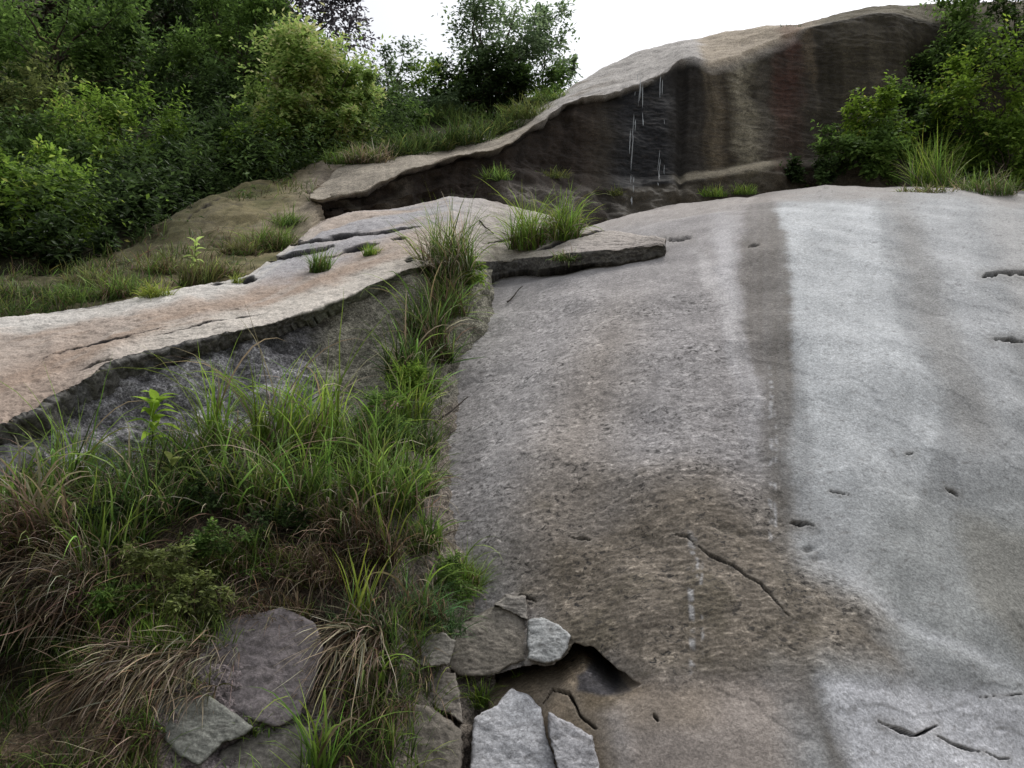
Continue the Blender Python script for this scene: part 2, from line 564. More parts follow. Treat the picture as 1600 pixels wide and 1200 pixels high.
    fr = ex - np.floor(ex)
    disp = disp + 0.005 * (np.floor(ex) + sst(0.0, 0.06, fr)) * sst(640, 760, u)
    edge = np.exp(-((fr - 0.03) / 0.03) ** 2) * sst(-0.2, 0.4, pn(p * 2.5, 29))
    col = lay(col, (0.14, 0.13, 0.12), 0.14 * edge)
    # raised sheet at lower right and step at the slab's foot
    low = sst(-18, 30, inside(wu + 12 * mid, wv + 12 * mid, [(1225, 1066), (1345, 895), (1400, 965), (1500, 1015), (1620, 1080), (1760, 1160), (1760, 1300), (1250, 1300)]))
    disp = disp + 0.03 * low - 0.02 * foot
    for uu, vv, rr in ((1285, 866, 15), (1268, 848, 10), (1508, 1102, 9), (1564, 1140, 9), (1130, 818, 22), (1165, 824, 12), (1200, 824, 8), (1018, 1118, 5), (1330, 950, 10), (1010, 830, 14)):
        g = np.exp(-(((u - uu) / rr) ** 2 + ((v - vv) / (rr * 0.5)) ** 2))
        disp = disp - 0.012 * g * (1 + 2 * mid)
        col = lay(col, (0.10, 0.09, 0.075), 0.55 * g * sst(-0.3, 0.3, mid + sc * 0.5))
    for line, w, dep in SLAB_CRACKS:
        lo = np.min(line, axis=0) - 12; hi_ = np.max(line, axis=0) + 12
        m = (u > lo[0]) & (u < hi_[0]) & (v > lo[1]) & (v < hi_[1])
        idx = np.where(m)[0]
        if not len(idx):
            continue
        d_, t_ = seg_dist(u[idx] + 2.4 * pn(p[idx] * 6, 81) + 1.4 * pn(p[idx] * 19, 84), v[idx] + 3.0 * pn(p[idx] * 6, 82) + 1.4 * pn(p[idx] * 19, 85), line)
        we = 1.25 * w * (0.3 + 0.7 * np.sin(np.pi * np.clip(t_, 0.03, 0.97))) * np.clip(0.85 + 1.0 * pn(p[idx] * 7, 83), 0.45, 2)
        k = 1 - sst(we * 0.4, we * 1.05, d_)
        disp[idx] -= dep * 1.6 * k
        col[idx] = lay(col[idx], (0.012, 0.012, 0.014), 0.95 * (1 - sst(we * 0.6, we * 1.25, d_)))
        col[idx] = lay(col[idx], (0.16, 0.145, 0.125), 0.35 * np.exp(-(d_ / (3.5 * w)) ** 2) * (1 - k))
    lip_d, _ = seg_dist(u, v, [(712, 1064), (726, 1052), (760, 1052), (800, 1041), (830, 1034), (862, 1034), (884, 1018), (896, 1000), (925, 1008), (950, 1030), (975, 1050), (1000, 1066)])
    gap_d, _ = seg_dist(u, v, [(726, 1060), (731, 1110), (729, 1190), (722, 1270)])
    disp = disp - 0.03 * sst(-34, 26, cav)
    slot = np.maximum(0.85 * np.exp(-(lip_d / 20) ** 2) * cin, 0.8 * np.exp(-(gap_d / 14) ** 2))
    # under the overlying sheet the slab lies lower
    under = inside(u, v, LEDGE_FOOT[:8] + [(1020, 378), (960, 368), (900, 358), (860, 348), (700, 340), (600, 430)])
    disp = disp - 0.5 * sst(4, 12, under)
    wet = 0.0 * dk
    fleck = np.clip(0.12 + 0.60 * rough + 0.3 * deep + 0.2 * dk * dks + 0.1 * right * (1 + mid), 0, 0.95) * (0.75 + 0.6 * blo)
    q = p + N * disp[:, None] + np.array([0, 1.0, 0.12]) * slot[:, None]
    keep(q)
    # a side wall down the left rim and along the bottom so that the slab is solid
    Q = q.reshape(P.shape)
    side = Q[:, 0] + np.array([-0.05, 0.75, -0.1])
    nrows, ncols = Q.shape[:2]
    V = np.concatenate([q, side])
    F = grid_faces(nrows, ncols)
    i = np.arange(nrows - 1)
    SF = np.stack([i * ncols, (i + 1) * ncols, nrows * ncols + i + 1, nrows * ncols + i], 1)
    C = np.concatenate([col, col.reshape(nrows, ncols, 3)[:, 0]])
    W = np.concatenate([wet, np.zeros(nrows)])
    o = mesh_obj("rock_slab", V, np.concatenate([F, SF]), M_ROCK, col=C, attrs={"wet": W, "fleck": np.concatenate([fleck, np.zeros(nrows)])})
    tag(o, "broad pale granite slab rising across the right half, streaked with dark run-off", kind="structure")


build_slab()

# ---- the sheet of rock that overlies the slab on the left (its top is the sloping ledge)
FRONT = [(-120, 712, 5.5), (0, 664, 5.9), (30, 650, 6.0), (60, 640, 6.05), (85, 618, 6.2), (110, 607, 6.3), (140, 588, 6.4), (170, 566, 6.55), (250, 545, 6.8), (330, 526, 7.05),
         (420, 506, 7.35), (480, 489, 7.6), (520, 474, 7.8), (560, 456, 8.0), (600, 436, 8.2), (640, 420, 8.4), (670, 414, 8.5), (745, 409, 8.62), (800, 405, 8.7), (860, 400, 8.76),
         (910, 393, 8.82), (960, 391, 8.86), (1000, 384, 8.95), (1026, 379, 9.05), (1040, 383, 9.2)]
BACK = [(-120, 524, 7.5), (0, 500, 7.8), (140, 478, 8.1), (280, 452, 8.5), (380, 436, 8.9), (440, 392, 9.7), (500, 344, 10.8), (560, 330, 11.3), (640, 323, 11.5), (700, 310, 11.7), (780, 318, 11.6),
        (860, 338, 11.6), (900, 356, 11.0), (960, 364, 10.3), (1000, 370, 9.9), (1040, 376, 9.5)]


def build_ledge():
    us = np.concatenate([np.linspace(-1300, -114, 60), np.linspace(-110, 1040, 590)])
    fr = np.array(FRONT)
    fv = np.interp(us, fr[:, 0], fr[:, 1]); fy = np.interp(us, fr[:, 0], fr[:, 2])
    foot = np.array(LEDGE_FOOT[:8], float)
    sl_u, sl_v = proj(ROCKV[0])
    for i in np.where(us > 742)[0]:
        fvv = np.interp(us[i], foot[:, 0], foot[:, 1]) - 6
        m = np.where((np.abs(sl_u - us[i]) < 4) & (np.abs(sl_v - fvv - 12) < 4))[0]
        fy[i] = np.percentile(ROCKV[0][m, 1], 12) - 0.03
    ker = np.ones(41) / 41
    sm = np.convolve(np.pad(fy, 20, mode='edge'), ker, mode='valid')
    fy = np.where(us > 700, sm, fy)
    bk = np.array(BACK)
    bv = np.interp(us, bk[:, 0], bk[:, 1]); by = np.interp(us, bk[:, 0], bk[:, 2])
    z = us * 0
    jag = 2.6 * pn(np.stack([us * 0.05, z, z], 1), 5) + 1.1 * pn(np.stack([us * 0.16, z, z], 1), 6) * (us < 460)
    jag += sst(250, 0, us) * 5 * pn(np.stack([us * 0.09, z, z], 1), 7)
    A = pt(us, bv, by); B0 = pt(us, fv, fy); B = pt(us, fv + jag, fy)
    n1 = 190
    rows = [A + np.array([0, 1.2, -0.6])]
    for j in range(n1):
        t = j / (n1 - 1)
        t = 1 - (1 - t) ** 1.35
        sag = 0.04 * math.sin(math.pi * t)
        rows.append(A * (1 - t) + (B0 + (B - B0) * t ** 14) * t + np.array([0, 0, 1.0]) * sag)
    # rolled lip then the broken face of the sheet
    thick = np.interp(us, [-110, 100, 200, 330, 480, 650, 720, 760, 900, 1000, 1032, 1040], [0.12, 0.11, 0.08, 0.06, 0.055, 0.06, 0.11, 0.145, 0.14, 0.12, 0.09, 0.04])
    inw = np.interp(us, [-110, 200, 480, 560, 700, 760, 1040], [0.22, 0.18, 0.08, 0.05, 0.08, 0.05, 0.03])
    for t in (0.05, 0.12, 0.2, 0.28, 0.36, 0.44, 0.52, 0.60, 0.68, 0.76, 0.84, 0.92, 1.0):
        Q = B.copy()
        Q[:, 2] -= thick * t
        Q[:, 1] += inw * (t - 0.10) + 0.03 * t
        rows.append(Q)
    Q = rows[-1].copy(); Q[:, 1] += 0.6; Q[:, 2] -= 0.05
    rows.append(Q)
    P = np.array(rows)
    nr, nc = P.shape[:2]
    p = P.reshape(-1, 3)
    N = grid_normals(P).reshape(-1, 3)
    N *= np.sign((N * (np.array([0, -1, 1.0]))).sum(1))[:, None]
    u, v = proj(p)
    row = np.repeat(np.arange(nr), nc)
    face = (row > n1).astype(float)
    big = fbm(p * 0.7, 3, 111); mid = fbm(p * 2.6, 4, 121); fine = fbm(p * 10, 3, 131)
    # exfoliation layers follow the ledge
    tpar = np.clip((row - 1) / (n1 - 1), 0, 1)
    lay_n = pn(np.stack([u * 0.004, tpar * 9, 0 * u], 1), 140) + 0.5 * pn(np.stack([u * 0.012, tpar * 22, 0 * u], 1), 141)
    col = np.tile(np.array([0.40, 0.335, 0.285]), (len(p), 1))
    leftpart = 1 - sst(560, 760, u)
    front_d = np.interp(u, us, fv) - v            # picture distance up from the front edge
    wv = front_d + 10 * mid + 6 * big
    strip = np.interp(u, [-100, 100, 300, 500, 660], [70, 70, 46, 40, 26])
    # pale band along the lip, warm brown band behind, pale band at the back
    col = lay(col, (0.52, 0.475, 0.42), leftpart * (1 - sst(strip * 0.55, strip * 0.95, wv)) * sst(60, 330, u))
    backd = v - np.interp(u, us, bv)
    col = lay(col, (0.52, 0.49, 0.45), leftpart * (1 - sst(14, 30, backd + 6 * mid)) * (1 - sst(430, 520, u)))
    col = lay(col, (0.335, 0.25, 0.19), 0.75 * leftpart * sst(-0.25, 0.25, lay_n) * sst(18, 42, wv) * sst(22, 40, backd))
    col = lay(col, (0.30, 0.225, 0.175), 0.6 * (1 - sst(60, 200, u)) * (1 - sst(60, 110, wv)))
    col = lay(col, (0.36, 0.36, 0.38), 0.8 * sst(350, 460, u) * (1 - sst(700, 800, u)) * sst(45, 75, wv) * sst(-0.6, 0.1, lay_n))
    col = lay(col, (0.40, 0.37, 0.345), 0.7 * sst(640, 760, u))
    col = lay(col, (0.27, 0.25, 0.19), 0.6 * (1 - face) * vwin(u, 735, 860, 30) * (1 - sst(10, 26, wv)))
    col = lay(col, (0.18, 0.14, 0.10), 0.7 * sst(330, 300, v) * sst(640, 760, u) * 0)
    col = lay(col, (0.20, 0.17, 0.14), 0.45 * sst(0.35, 0.7, pn(np.stack([u * 0.02, tpar * 40, 0 * u], 1), 145)))
    sc = scallop(p, 150)
    # broken face of the sheet: dark, lichened
    fc = np.array([0.125, 0.12, 0.11])
    col = lay(col, fc, face)
    col = lay(col, (0.055, 0.052, 0.05), face * sst(-0.1, 0.5, sc + 0.6 * mid) * 0.85)
    col = lay(col, (0.16, 0.16, 0.165), face * 0.5 * sst(0.1, 0.5, mid) * (1 - sst(500, 700, u)))
    col = lay(col, (0.16, 0.17, 0.12), face * 0.6 * vwin(u, 480, 680, 40))
    col *= (1 + 0.10 * big + 0.14 * mid + 0.12 * fine)[:, None]
    col = lay(col, (0.12, 0.105, 0.09), 0.35 * (1 - face) * sst(0.45, 0.8, -sc))
    disp = 0.05 * big + 0.018 * mid + 0.006 * fine + 0.006 * sc + face * (0.016 * mid + 0.006 * sc + 0.010 * fine)
    disp += 0.010 * np.floor(lay_n * 2.5) / 2.5 * (1 - face)
    for line, w, dep in (([(376, 412), (430, 402), (480, 393), (520, 385)], 3.2, 0.10), ([(430, 381), (500, 374), (560, 362), (610, 358), (655, 352)], 3.6, 0.12),
                         ([(505, 402), (560, 385), (590, 380)], 2.6, 0.08), ([(610, 374), (636, 371)], 3, 0.08), ([(632, 408), (650, 406)], 3, 0.08),
                         ([(330, 448), (352, 446)], 2.5, 0.06), ([(376, 441), (400, 438)], 3.5, 0.08), ([(60, 560), (160, 530), (260, 508)], 1.6, 0.02),
                         ([(120, 575), (150, 560), (175, 556)], 2.0, 0.03), ([(240, 520), (330, 500), (420, 488)], 1.3, 0.015),
                         ([(755, 378), (830, 364), (905, 352)], 1.8, 0.03), ([(820, 392), (900, 372), (1000, 352)], 2.0, 0.03)):
        d_, t_ = seg_dist(u + 2 * pn(p * 9, 161), v + 1.6 * pn(p * 9, 162), line)
        we = (1.7 if w > 2.2 else 1.1) * w * (0.25 + 0.75 * np.sin(np.pi * np.clip(t_, 0.03, 0.97))) * np.clip(0.85 + pn(p * 3, 163), 0.2, 2)
        k = (1 - sst(we * 0.4, we, d_)) * (1 - face)
        kc = (1 - sst(we * 0.7, we * 1.35, d_)) * (1 - face)
        disp -= 1.1 * dep * k
        col = lay(col, (0.012, 0.012, 0.015), 0.95 * kc)
    disp *= np.where(row == nr - 1, 0, 1)
    q = p + N * disp[:, None]
    keep(q)
    o = mesh_obj("rock_ledge", q, grid_faces(nr, nc), M_ROCK, col=col, attrs={"fleck": 0.1 + 0.6 * face})
    tag(o, "sloping beige rock ledge on the left with a dark broken edge", kind="structure")


build_ledge()

# ---- the bank below the ledge: rock face at the top, rough grassy ground under it
BANK = [
    [(-120, 708, 6.05), (0, 668, 6.2), (60, 644, 6.3), (110, 612, 6.5), (170, 574, 6.8), (330, 532, 7.25), (480, 496, 7.75), (560, 462, 8.15), (640, 428, 8.5), (700, 422, 8.9), (780, 420, 9.6)],
    [(-120, 800, 5.75), (0, 770, 5.9), (110, 740, 6.15), (200, 708, 6.4), (330, 668, 6.8), (400, 655, 7.0), (480, 650, 7.2), (560, 645, 7.3), (630, 640, 7.1), (670, 630, 7.4), (720, 600, 8.0), (780, 560, 8.6)],
    [(-120, 860, 5.2), (100, 820, 5.4), (300, 780, 5.75), (480, 770, 5.9), (610, 790, 5.85), (650, 790, 6.2), (700, 800, 6.7), (780, 800, 7.0)],
    [(-120, 962, 5.0), (100, 958, 5.05), (200, 960, 5.1), (300, 980, 5.1), (620, 990, 5.2), (670, 990, 5.5), (720, 1000, 6.0), (780, 1000, 6.2)],
    [(-120, 985, 5.5), (60, 985, 5.5), (120, 985, 5.4), (170, 990, 5.0), (300, 1000, 5.05), (620, 1005, 5.15), (670, 1005, 5.5), (720, 1010, 6.0), (780, 1010, 6.2)],
    [(-120, 1090, 5.3), (80, 1080, 5.25), (160, 1056, 4.9), (300, 1060, 4.85), (620, 1080, 4.95), (660, 1080, 5.2), (710, 1100, 5.6), (780, 1100, 5.9)],
    [(-120, 1290, 4.25), (300, 1290, 4.4), (620, 1290, 4.6), (680, 1290, 4.9), (780, 1290, 5.5)]]


def build_bank():
    us = np.concatenate([np.linspace(-1300, -116, 70), np.linspace(-110, 770, 340)])
    P = rails_grid(BANK, us, [70, 50, 60, 12, 36, 50])
    P = smooth_rows(P, 3)
    low = P[-1]
    P = np.concatenate([P, (low + np.array([0, -0.3, -0.5]))[None], (low + np.array([0, -0.55, -1.5]))[None]])
    nr, nc = P.shape[:2]
    p = P.reshape(-1, 3)
    N = grid_normals(P).reshape(-1, 3)
    N *= np.sign((N * (np.array([0, -1, 1.0]))).sum(1))[:, None]
    u, v = proj(p)
    big = fbm(p * 0.9, 3, 211); mid = fbm(p * 3, 4, 221); fine = fbm(p * 11, 3, 231); sc = scallop(p, 250)
    r1 = np.interp(u, [q[0] for q in BANK[1]], [q[1] for q in BANK[1]])
    rock = 1 - sst(-10, 40, v - r1)
    col = np.tile(np.array([0.075, 0.058, 0.042]), (len(p), 1))
    col = lay(col, (0.04, 0.035, 0.024), 0.7 * sst(-0.2, 0.4, mid))
    col = lay(col, (0.165, 0.16, 0.165), rock)
    col = lay(col, (0.225, 0.22, 0.225), rock * 0.85 * sst(-0.05, 0.35, mid + 0.4 * big) * (1 - sst(490, 560, u)))
    r0 = np.interp(u, [q[0] for q in BANK[0]], [q[1] for q in BANK[0]])
    moss = rock * sst(38, 10, v - r0 + 26 * mid + 10 * fine) * (1 - sst(430, 480, u)) * sst(60, 150, u)
    col = lay(col, (0.035, 0.036, 0.032), 0.85 * moss)
    col = lay(col, (0.06, 0.06, 0.062), rock * 0.7 * sst(0.15, 0.5, sc - 0.2 * mid) * (1 - sst(480, 540, u)))
    rim = sst(590, 640, u) * (1 - rock)
    col = lay(col, (0.19, 0.165, 0.14), 0.8 * rim)
    cheek = rock * sst(470, 520, u)
    col = lay(col, (0.185, 0.175, 0.135), cheek * 0.9)
    dia = pn(np.stack([(u * 0.6 - v * 0.8) * 0.02, (u * 0.8 + v * 0.6) * 0.09, 0 * u], 1), 260)
    col = lay(col, (0.07, 0.068, 0.055), cheek * 0.6 * sst(0.3, 0.6, dia))
    stone = 0.75 * sst(-15, 25, inside(u + 14 * mid, v + 10 * mid, [(330, 960), (440, 940), (520, 980), (540, 1080), (500, 1220), (400, 1250), (250, 1230), (240, 1120), (290, 1040)]))
    col = lay(col, (0.215, 0.185, 0.19), stone * 0.9)
    col = lay(col, (0.10, 0.085, 0.085), stone * 0.5 * sst(0.1, 0.5, sc))
    low = sst(1060, 1120, v) * (1 - sst(200, 280, u))
    col = lay(col, (0.20, 0.15, 0.095), 0.75 * low)
    col *= (1 + 0.15 * big + 0.25 * mid + 0.25 * fine)[:, None]
    disp = 0.06 * big + 0.05 * mid + 0.012 * fine + 0.018 * sc + rock * (0.03 * mid) + cheek * (-0.015 * sst(0.3, 0.6, dia) - 0.03 * mid)
    q = p + N * disp[:, None]
    keep(q)
    o = mesh_obj("grassy_bank", q, grid_faces(nr, nc), M_SOIL, col=np.clip(col, 0.01, 1))
    tag(o, "steep earthy bank under the ledge, rock showing between the grass", kind="structure")
    return q


BANK_PTS = build_bank()

# ---- brown weathered slope behind the ledge
SL_TOP = [(-160, 452, 9.0), (0, 428, 9.4), (100, 418, 9.8), (200, 384, 10.6), (260, 345, 11.4), (330, 302, 12.4), (400, 282, 13.2), (450, 266, 13.8), (520, 246, 14.3), (580, 234, 14.6), (660, 226, 14.9), (720, 214, 15.2)]
SL_BOT = [(-160, 540, 7.6), (0, 508, 7.95), (140, 486, 8.2), (280, 460, 8.6), (380, 444, 9.0), (440, 400, 9.8), (490, 358, 10.8), (515, 352, 12.2), (560, 345, 13.2), (640, 335, 13.8), (720, 315, 14.2)]


def build_back_slope():
    us = np.concatenate([np.linspace(-1400, -156, 50), np.linspace(-150, 715, 250)])
    tp = [(a, b + 22, c + 1.6) for a, b, c in SL_TOP]
    lowr = [(a, b + 70, c + 0.3) for a, b, c in SL_BOT]
    P = rails_grid([tp, SL_TOP, SL_BOT, lowr], us, [14, 150, 10])
    P = smooth_rows(P, 2)
    nr, nc = P.shape[:2]
    p = P.reshape(-1, 3)
    N = grid_normals(P).reshape(-1, 3)
    N *= np.sign((N * (np.array([0, -1, 1.0]))).sum(1))[:, None]
    u, v = proj(p)
    big = fbm(p * 0.6, 3, 311); mid = fbm(p * 2, 4, 321); fine = fbm(p * 9, 3, 331)
    tt = (v - np.interp(u, [q[0] for q in SL_TOP], [q[1] for q in SL_TOP]))
    ln = pn(np.stack([u * 0.006, tt * 0.05, 0 * u], 1), 340)
    col = np.tile(np.array([0.185, 0.158, 0.085]), (len(p), 1))
    col = lay(col, (0.16, 0.135, 0.075), 0.7 * sst(-0.2, 0.4, mid))
    col = lay(col, (0.27, 0.225, 0.16), 0.6 * sst(0.1, 0.5, ln))
    col = lay(col, (0.085, 0.095, 0.035), 0.6 * sst(0.0, 0.45, fbm(p * 1.1, 3, 345)) * (1 - sst(430, 520, u)))
    col = lay(col, (0.30, 0.255, 0.215), 0.7 * sst(430, 520, u))
    col = lay(col, (0.07, 0.066, 0.034), 0.85 * (1 - sst(190, 330, u + 0.9 * (v - 420))))
    col = lay(col, (0.07, 0.06, 0.045), 0.5 * sst(0.3, 0.6, fbm(p * np.array([1.5, 5, 5]), 2, 350)))
    col *= (1 + 0.15 * big + 0.2 * mid + 0.2 * fine)[:, None]
    disp = 0.12 * big + 0.05 * mid + 0.015 * fine
    for line, w, dep in (([(330, 372), (360, 370)], 2.4, 0.06), ([(318, 382), (352, 378)], 2.0, 0.05), ([(318, 326), (330, 322)], 2.4, 0.05), ([(476, 294), (492, 302), (500, 306)], 3, 0.08), ([(295, 340), (330, 318), (390, 300)], 1.6, 0.03)):
        d_, t_ = seg_dist(u + 2 * pn(p * 5, 361), v + 1.6 * pn(p * 5, 362), line)
        k = 1 - sst(w * 0.3, w, d_)
        disp -= dep * k
        col = lay(col, (0.04, 0.035, 0.03), 0.8 * k)
    q = p + N * disp[:, None]
    keep(q)
    o = mesh_obj("brown_rock_slope", q, grid_faces(nr, nc), M_ROCK, col=np.clip(col, 0.01, 1))
    tag(o, "olive brown weathered rock slope between the ledge and the trees", kind="structure")


build_back_slope()
SLOPE_PTS = ROCKV[-1]

# ---- the upper cliff: sheet on top with an overhanging lip, dark wet face, low shelf at its foot
CL_TOP = [(480, 299, 11.9), (505, 282, 12.9), (530, 262, 13.8), (570, 246, 14.4), (640, 240, 14.8), (700, 230, 15.2), (780, 205, 16.0), (830, 178, 16.6), (870, 149, 17.2), (940, 112, 17.8), (1000, 83, 18.2), (1060, 67, 18.4), (1095, 58, 18.3),
          (1130, 47, 18.0), (1200, 36, 17.4), (1240, 36, 17.2), (1300, 22, 17.2), (1360, 9, 17.2), (1400, 7, 17.4), (1460, 5, 17.6), (1600, 0, 18.0), (1800, -20, 18.5)]
CL_LIP = [(480, 302, 11.5), (505, 309, 11.55), (530, 300, 11.7), (570, 289, 11.9), (610, 276, 12.1), (640, 268, 12.3), (700, 250, 12.8), (770, 236, 13.2), (800, 220, 13.5), (830, 196, 13.9), (880, 166, 14.5), (940, 149, 14.8),
          (1000, 130, 15.1), (1040, 108, 15.3), (1066, 86, 15.6), (1085, 84, 15.6), (1110, 97, 15.5), (1150, 86, 15.7), (1220, 53, 16.2), (1260, 43, 16.3), (1320, 30, 16.5), (1360, 22, 16.6), (1400, 26, 16.6), (1460, 40, 16.8), (1600, 60, 17), (1800, 60, 17.5)]
CL_SHELF = [(480, 305, 11.75), (510, 320, 11.9), (570, 312, 12.2), (640, 292, 12.6), (700, 274, 13.1), (770, 262, 13.5), (830, 262, 13.9), (880, 268, 14.3), (940, 275, 14.6), (1000, 278, 14.9), (1050, 276, 15.0), (1120, 266, 15.1), (1200, 254, 15.3),
            (1300, 250, 15.6), (1460, 250, 15.9), (1800, 240, 16.4)]
CL_FOOT0 = [(480, 307, 11.8), (510, 328, 11.85), (570, 320, 12.1), (640, 304, 12.5), (700, 288, 12.9), (770, 280, 13.2), (830, 286, 13.4), (880, 296, 13.6), (940, 292, 14.3), (1000, 288, 14.6), (1050, 282, 14.6), (1120, 273, 14.6), (1200, 262, 14.8),
            (1300, 258, 15.1), (1460, 258, 15.4), (1800, 250, 15.9)]
CL_FOOT = [(480, 312, 12.0), (510, 345, 12.0), (570, 345, 12.2), (640, 326, 12.5), (700, 312, 12.8), (770, 312, 12.9), (830, 330, 12.8), (880, 345, 12.9), (940, 352, 13.8), (1000, 352, 14.2), (1060, 345, 14.4), (1130, 340, 14.5), (1200, 330, 14.7), (1460, 330, 15.2), (1800, 330, 15.8)]


def build_cliff():
    us = np.concatenate([np.linspace(485, 1480, 440), np.linspace(1484, 1790, 60), np.linspace(1810, 3200, 40)])
    z = us * 0
    jag = 3 * pn(np.stack([us * 0.03, z, z], 1), 405) + 2.2 * pn(np.stack([us * 0.11, z, z], 1), 406)
    top = np.array(CL_TOP); lip = np.array(CL_LIP)
    back = [(a, b + 30, c + 3) for a, b, c in CL_TOP]
    lipw = np.stack([us, np.interp(us, lip[:, 0], lip[:, 1]) + jag * (us < 1110), np.interp(us, lip[:, 0], lip[:, 2])], 1)
    inw = np.interp(us, [480, 700, 780, 900, 1000, 1060, 1110, 1800], [0.3, 0.3, 0.35, 0.22, 0.15, 0.05, -0.15, -0.15])
    lip2 = np.stack([us, lipw[:, 1] + np.interp(us, [480, 760, 900, 1060, 1150, 1400], [7, 9, 9, 14, 26, 30]), lipw[:, 2] + inw], 1)
    under = [(a, b + 90, c + 0.4) for a, b, c in CL_FOOT]
    P = rails_grid([back, CL_TOP, lipw, lip2, CL_SHELF, CL_FOOT0, CL_FOOT, under], us, [8, 90, 12, 170, 16, 46, 6])
    Q = smooth_rows(P, 5)
    w = np.interp(us, [480, 1040, 1120], [0.25, 0.35, 1.0])[None, :, None]
    P = P * (1 - w) + smooth_rows(Q, 6) * w
    nr, nc = P.shape[:2]
    p = P.reshape(-1, 3)
    N = grid_normals(P).reshape(-1, 3)
    N *= np.sign((N * (np.array([0, -1, 1.0]))).sum(1))[:, None]
    u, v = proj(p)
    row = np.repeat(np.arange(nr), nc)
    fs = 26 * sst(1225, 1300, proj(p)[0])
    face = sst(98 - fs, 112 - fs * 0.8, row)
    base = sst(280, 290, row)
    big = fbm(p * 0.5, 3, 411); mid = fbm(p * 1.8, 4, 421); fine = fbm(p * 7, 3, 431)
    chip = scallop(p * 0.5, 450)
    wu = u + 8 * pn(p * 0.9, 440) + 6 * pn(p * 3, 441)
    # top
    col = np.tile(np.array([0.40, 0.375, 0.35]), (len(p), 1))
    col = lay(col, (0.27, 0.23, 0.17), (1 - face) * (1 - sst(800, 900, wu)) * 0.75)
    col = lay(col, (0.20, 0.17, 0.13), (1 - face) * 0.55 * sst(0.15, 0.5, fbm(p * np.array([1, 2.5, 2.5]), 3, 460)) * (1 - sst(900, 1000, wu)))
    col = lay(col, (0.36, 0.30, 0.225), (1 - face) * sst(1085, 1105, wu) * 0.9)
    col = lay(col, (0.13, 0.115, 0.08), (1 - face) * sst(1255, 1300, wu) * 0.9)
    col = lay(col, (0.13, 0.07, 0.045), (1 - face) * 0.6 * streak(wu, v, [(1238, 0), (1238, 400)], 18, 9))
    # face
    f = np.tile(np.array([0.085, 0.072, 0.055]), (len(p), 1))
    f = lay(f, (0.065, 0.05, 0.04), 1 - sst(900, 960, wu))
    f = lay(f, (0.16, 0.14, 0.11), 0.7 * (1 - sst(560, 700, wu)) * sst(0.0, 0.4, mid))
    wetz = vwin(wu, 955, 1060, 26)
    f = lay(f, (0.016, 0.017, 0.020), 0.95 * wetz)
    f = lay(f, (0.055, 0.05, 0.045), 0.8 * vwin(wu, 1050, 1100, 14))
    f = lay(f, (0.22, 0.18, 0.125), 0.8 * streak(wu, v, [(1110, 0), (1125, 400)], 14, 10))
    f = lay(f, (0.075, 0.06, 0.042), 0.7 * streak(wu, v, [(1137, 0), (1137, 400)], 12, 10))
    f = lay(f, (0.46, 0.41, 0.30), (0.72 + 0.5 * pn(p * np.array([3, 6, 9]), 476)) * streak(wu, v, [(1160, 0), (1160, 150), (1172, 270), (1172, 400)], [14, 18, 22, 22], 13))
    f = lay(f, (0.17, 0.15, 0.12), 0.6 * streak(wu, v, [(1195, 0), (1195, 400)], 12, 10))
    f = lay(f, (0.11, 0.06, 0.046), (0.75 + 0.5 * pn(p * np.array([3, 2, 2]), 477)) * streak(wu, v, [(1236, 0), (1230, 110), (1224, 400)], [22, 24, 17], 10) * (1 - 0.5 * sst(130, 240, v)))
    f = lay(f, (0.20, 0.155, 0.105), 0.7 * streak(wu, v, [(1262, 0), (1265, 110), (1272, 130)], [8, 10, 4], 6) * (1 - sst(110, 150, v)))
    f = lay(f, (0.085, 0.073, 0.05), 0.9 * sst(1268, 1290, wu))
    f = lay(f, (0.06, 0.05, 0.04), 0.6 * sst(1300, 1420, wu) * sst(120, 260, v))
    run = pn(np.stack([wu * 0.05, v * 0.004, 0 * u], 1), 470) + 0.7 * pn(np.stack([wu * 0.16, v * 0.006, 0 * u], 1), 471)
    f *= (0.50 + 0.27 * run)[:, None]
    f = lay(f, (0.035, 0.03, 0.026), 0.55 * sst(0.2, 0.6, chip))
    hz = pn(p * np.array([1.2, 5, 7]), 475)
    f *= (1 + 0.18 * hz)[:, None]
    col = col * (1 - face[:, None]) + f * face[:, None]
    # shelf: pale top, dark rubble below
    shelf = vwin(row, 279, 297, 4)
    col = lay(col, (0.24, 0.21, 0.155), 0.8 * shelf * sst(1040, 1075, u) * (1 - sst(1190, 1230, u)))
    fb = sst(298, 304, row)
    col = lay(col, (0.07, 0.06, 0.045), 0.9 * fb * sst(940, 980, u))
    col = lay(col, (0.13, 0.115, 0.10), 0.9 * sst(290, 300, row) * (1 - sst(900, 940, u)) * sst(760, 800, u))
    col *= (1 + 0.15 * big + 0.2 * mid + 0.18 * fine)[:, None]
    disp = 0.10 * big + 0.022 * mid + 0.009 * fine + face * (0.012 * chip + 0.014 * hz * (1 - base) + 0.08 * mid * (1 - sst(880, 960, u)))
    disp = disp + fb * 0.12 * mid
    # hollow where the right end of the face is undercut
    hol = np.exp(-(((u - 1450) / 26) ** 2 + ((v - 105) / 22) ** 2))
    disp -= 0.5 * hol
    disp -= 0.10 * streak(u, v, [(1068, 80), (1062, 300)], 5, 6) * face
    wet = np.clip(0.6 * wetz * face, 0, 1)
    q = p + N * disp[:, None]
    keep(q)
    o = mesh_obj("rock_cliff", q, grid_faces(nr, nc), M_CLIFF, col=np.clip(col, 0.008, 1), attrs={"wet": wet})
    tag(o, "dark stained upper cliff with overhanging lip and a wet black patch", kind="structure")


build_cliff()

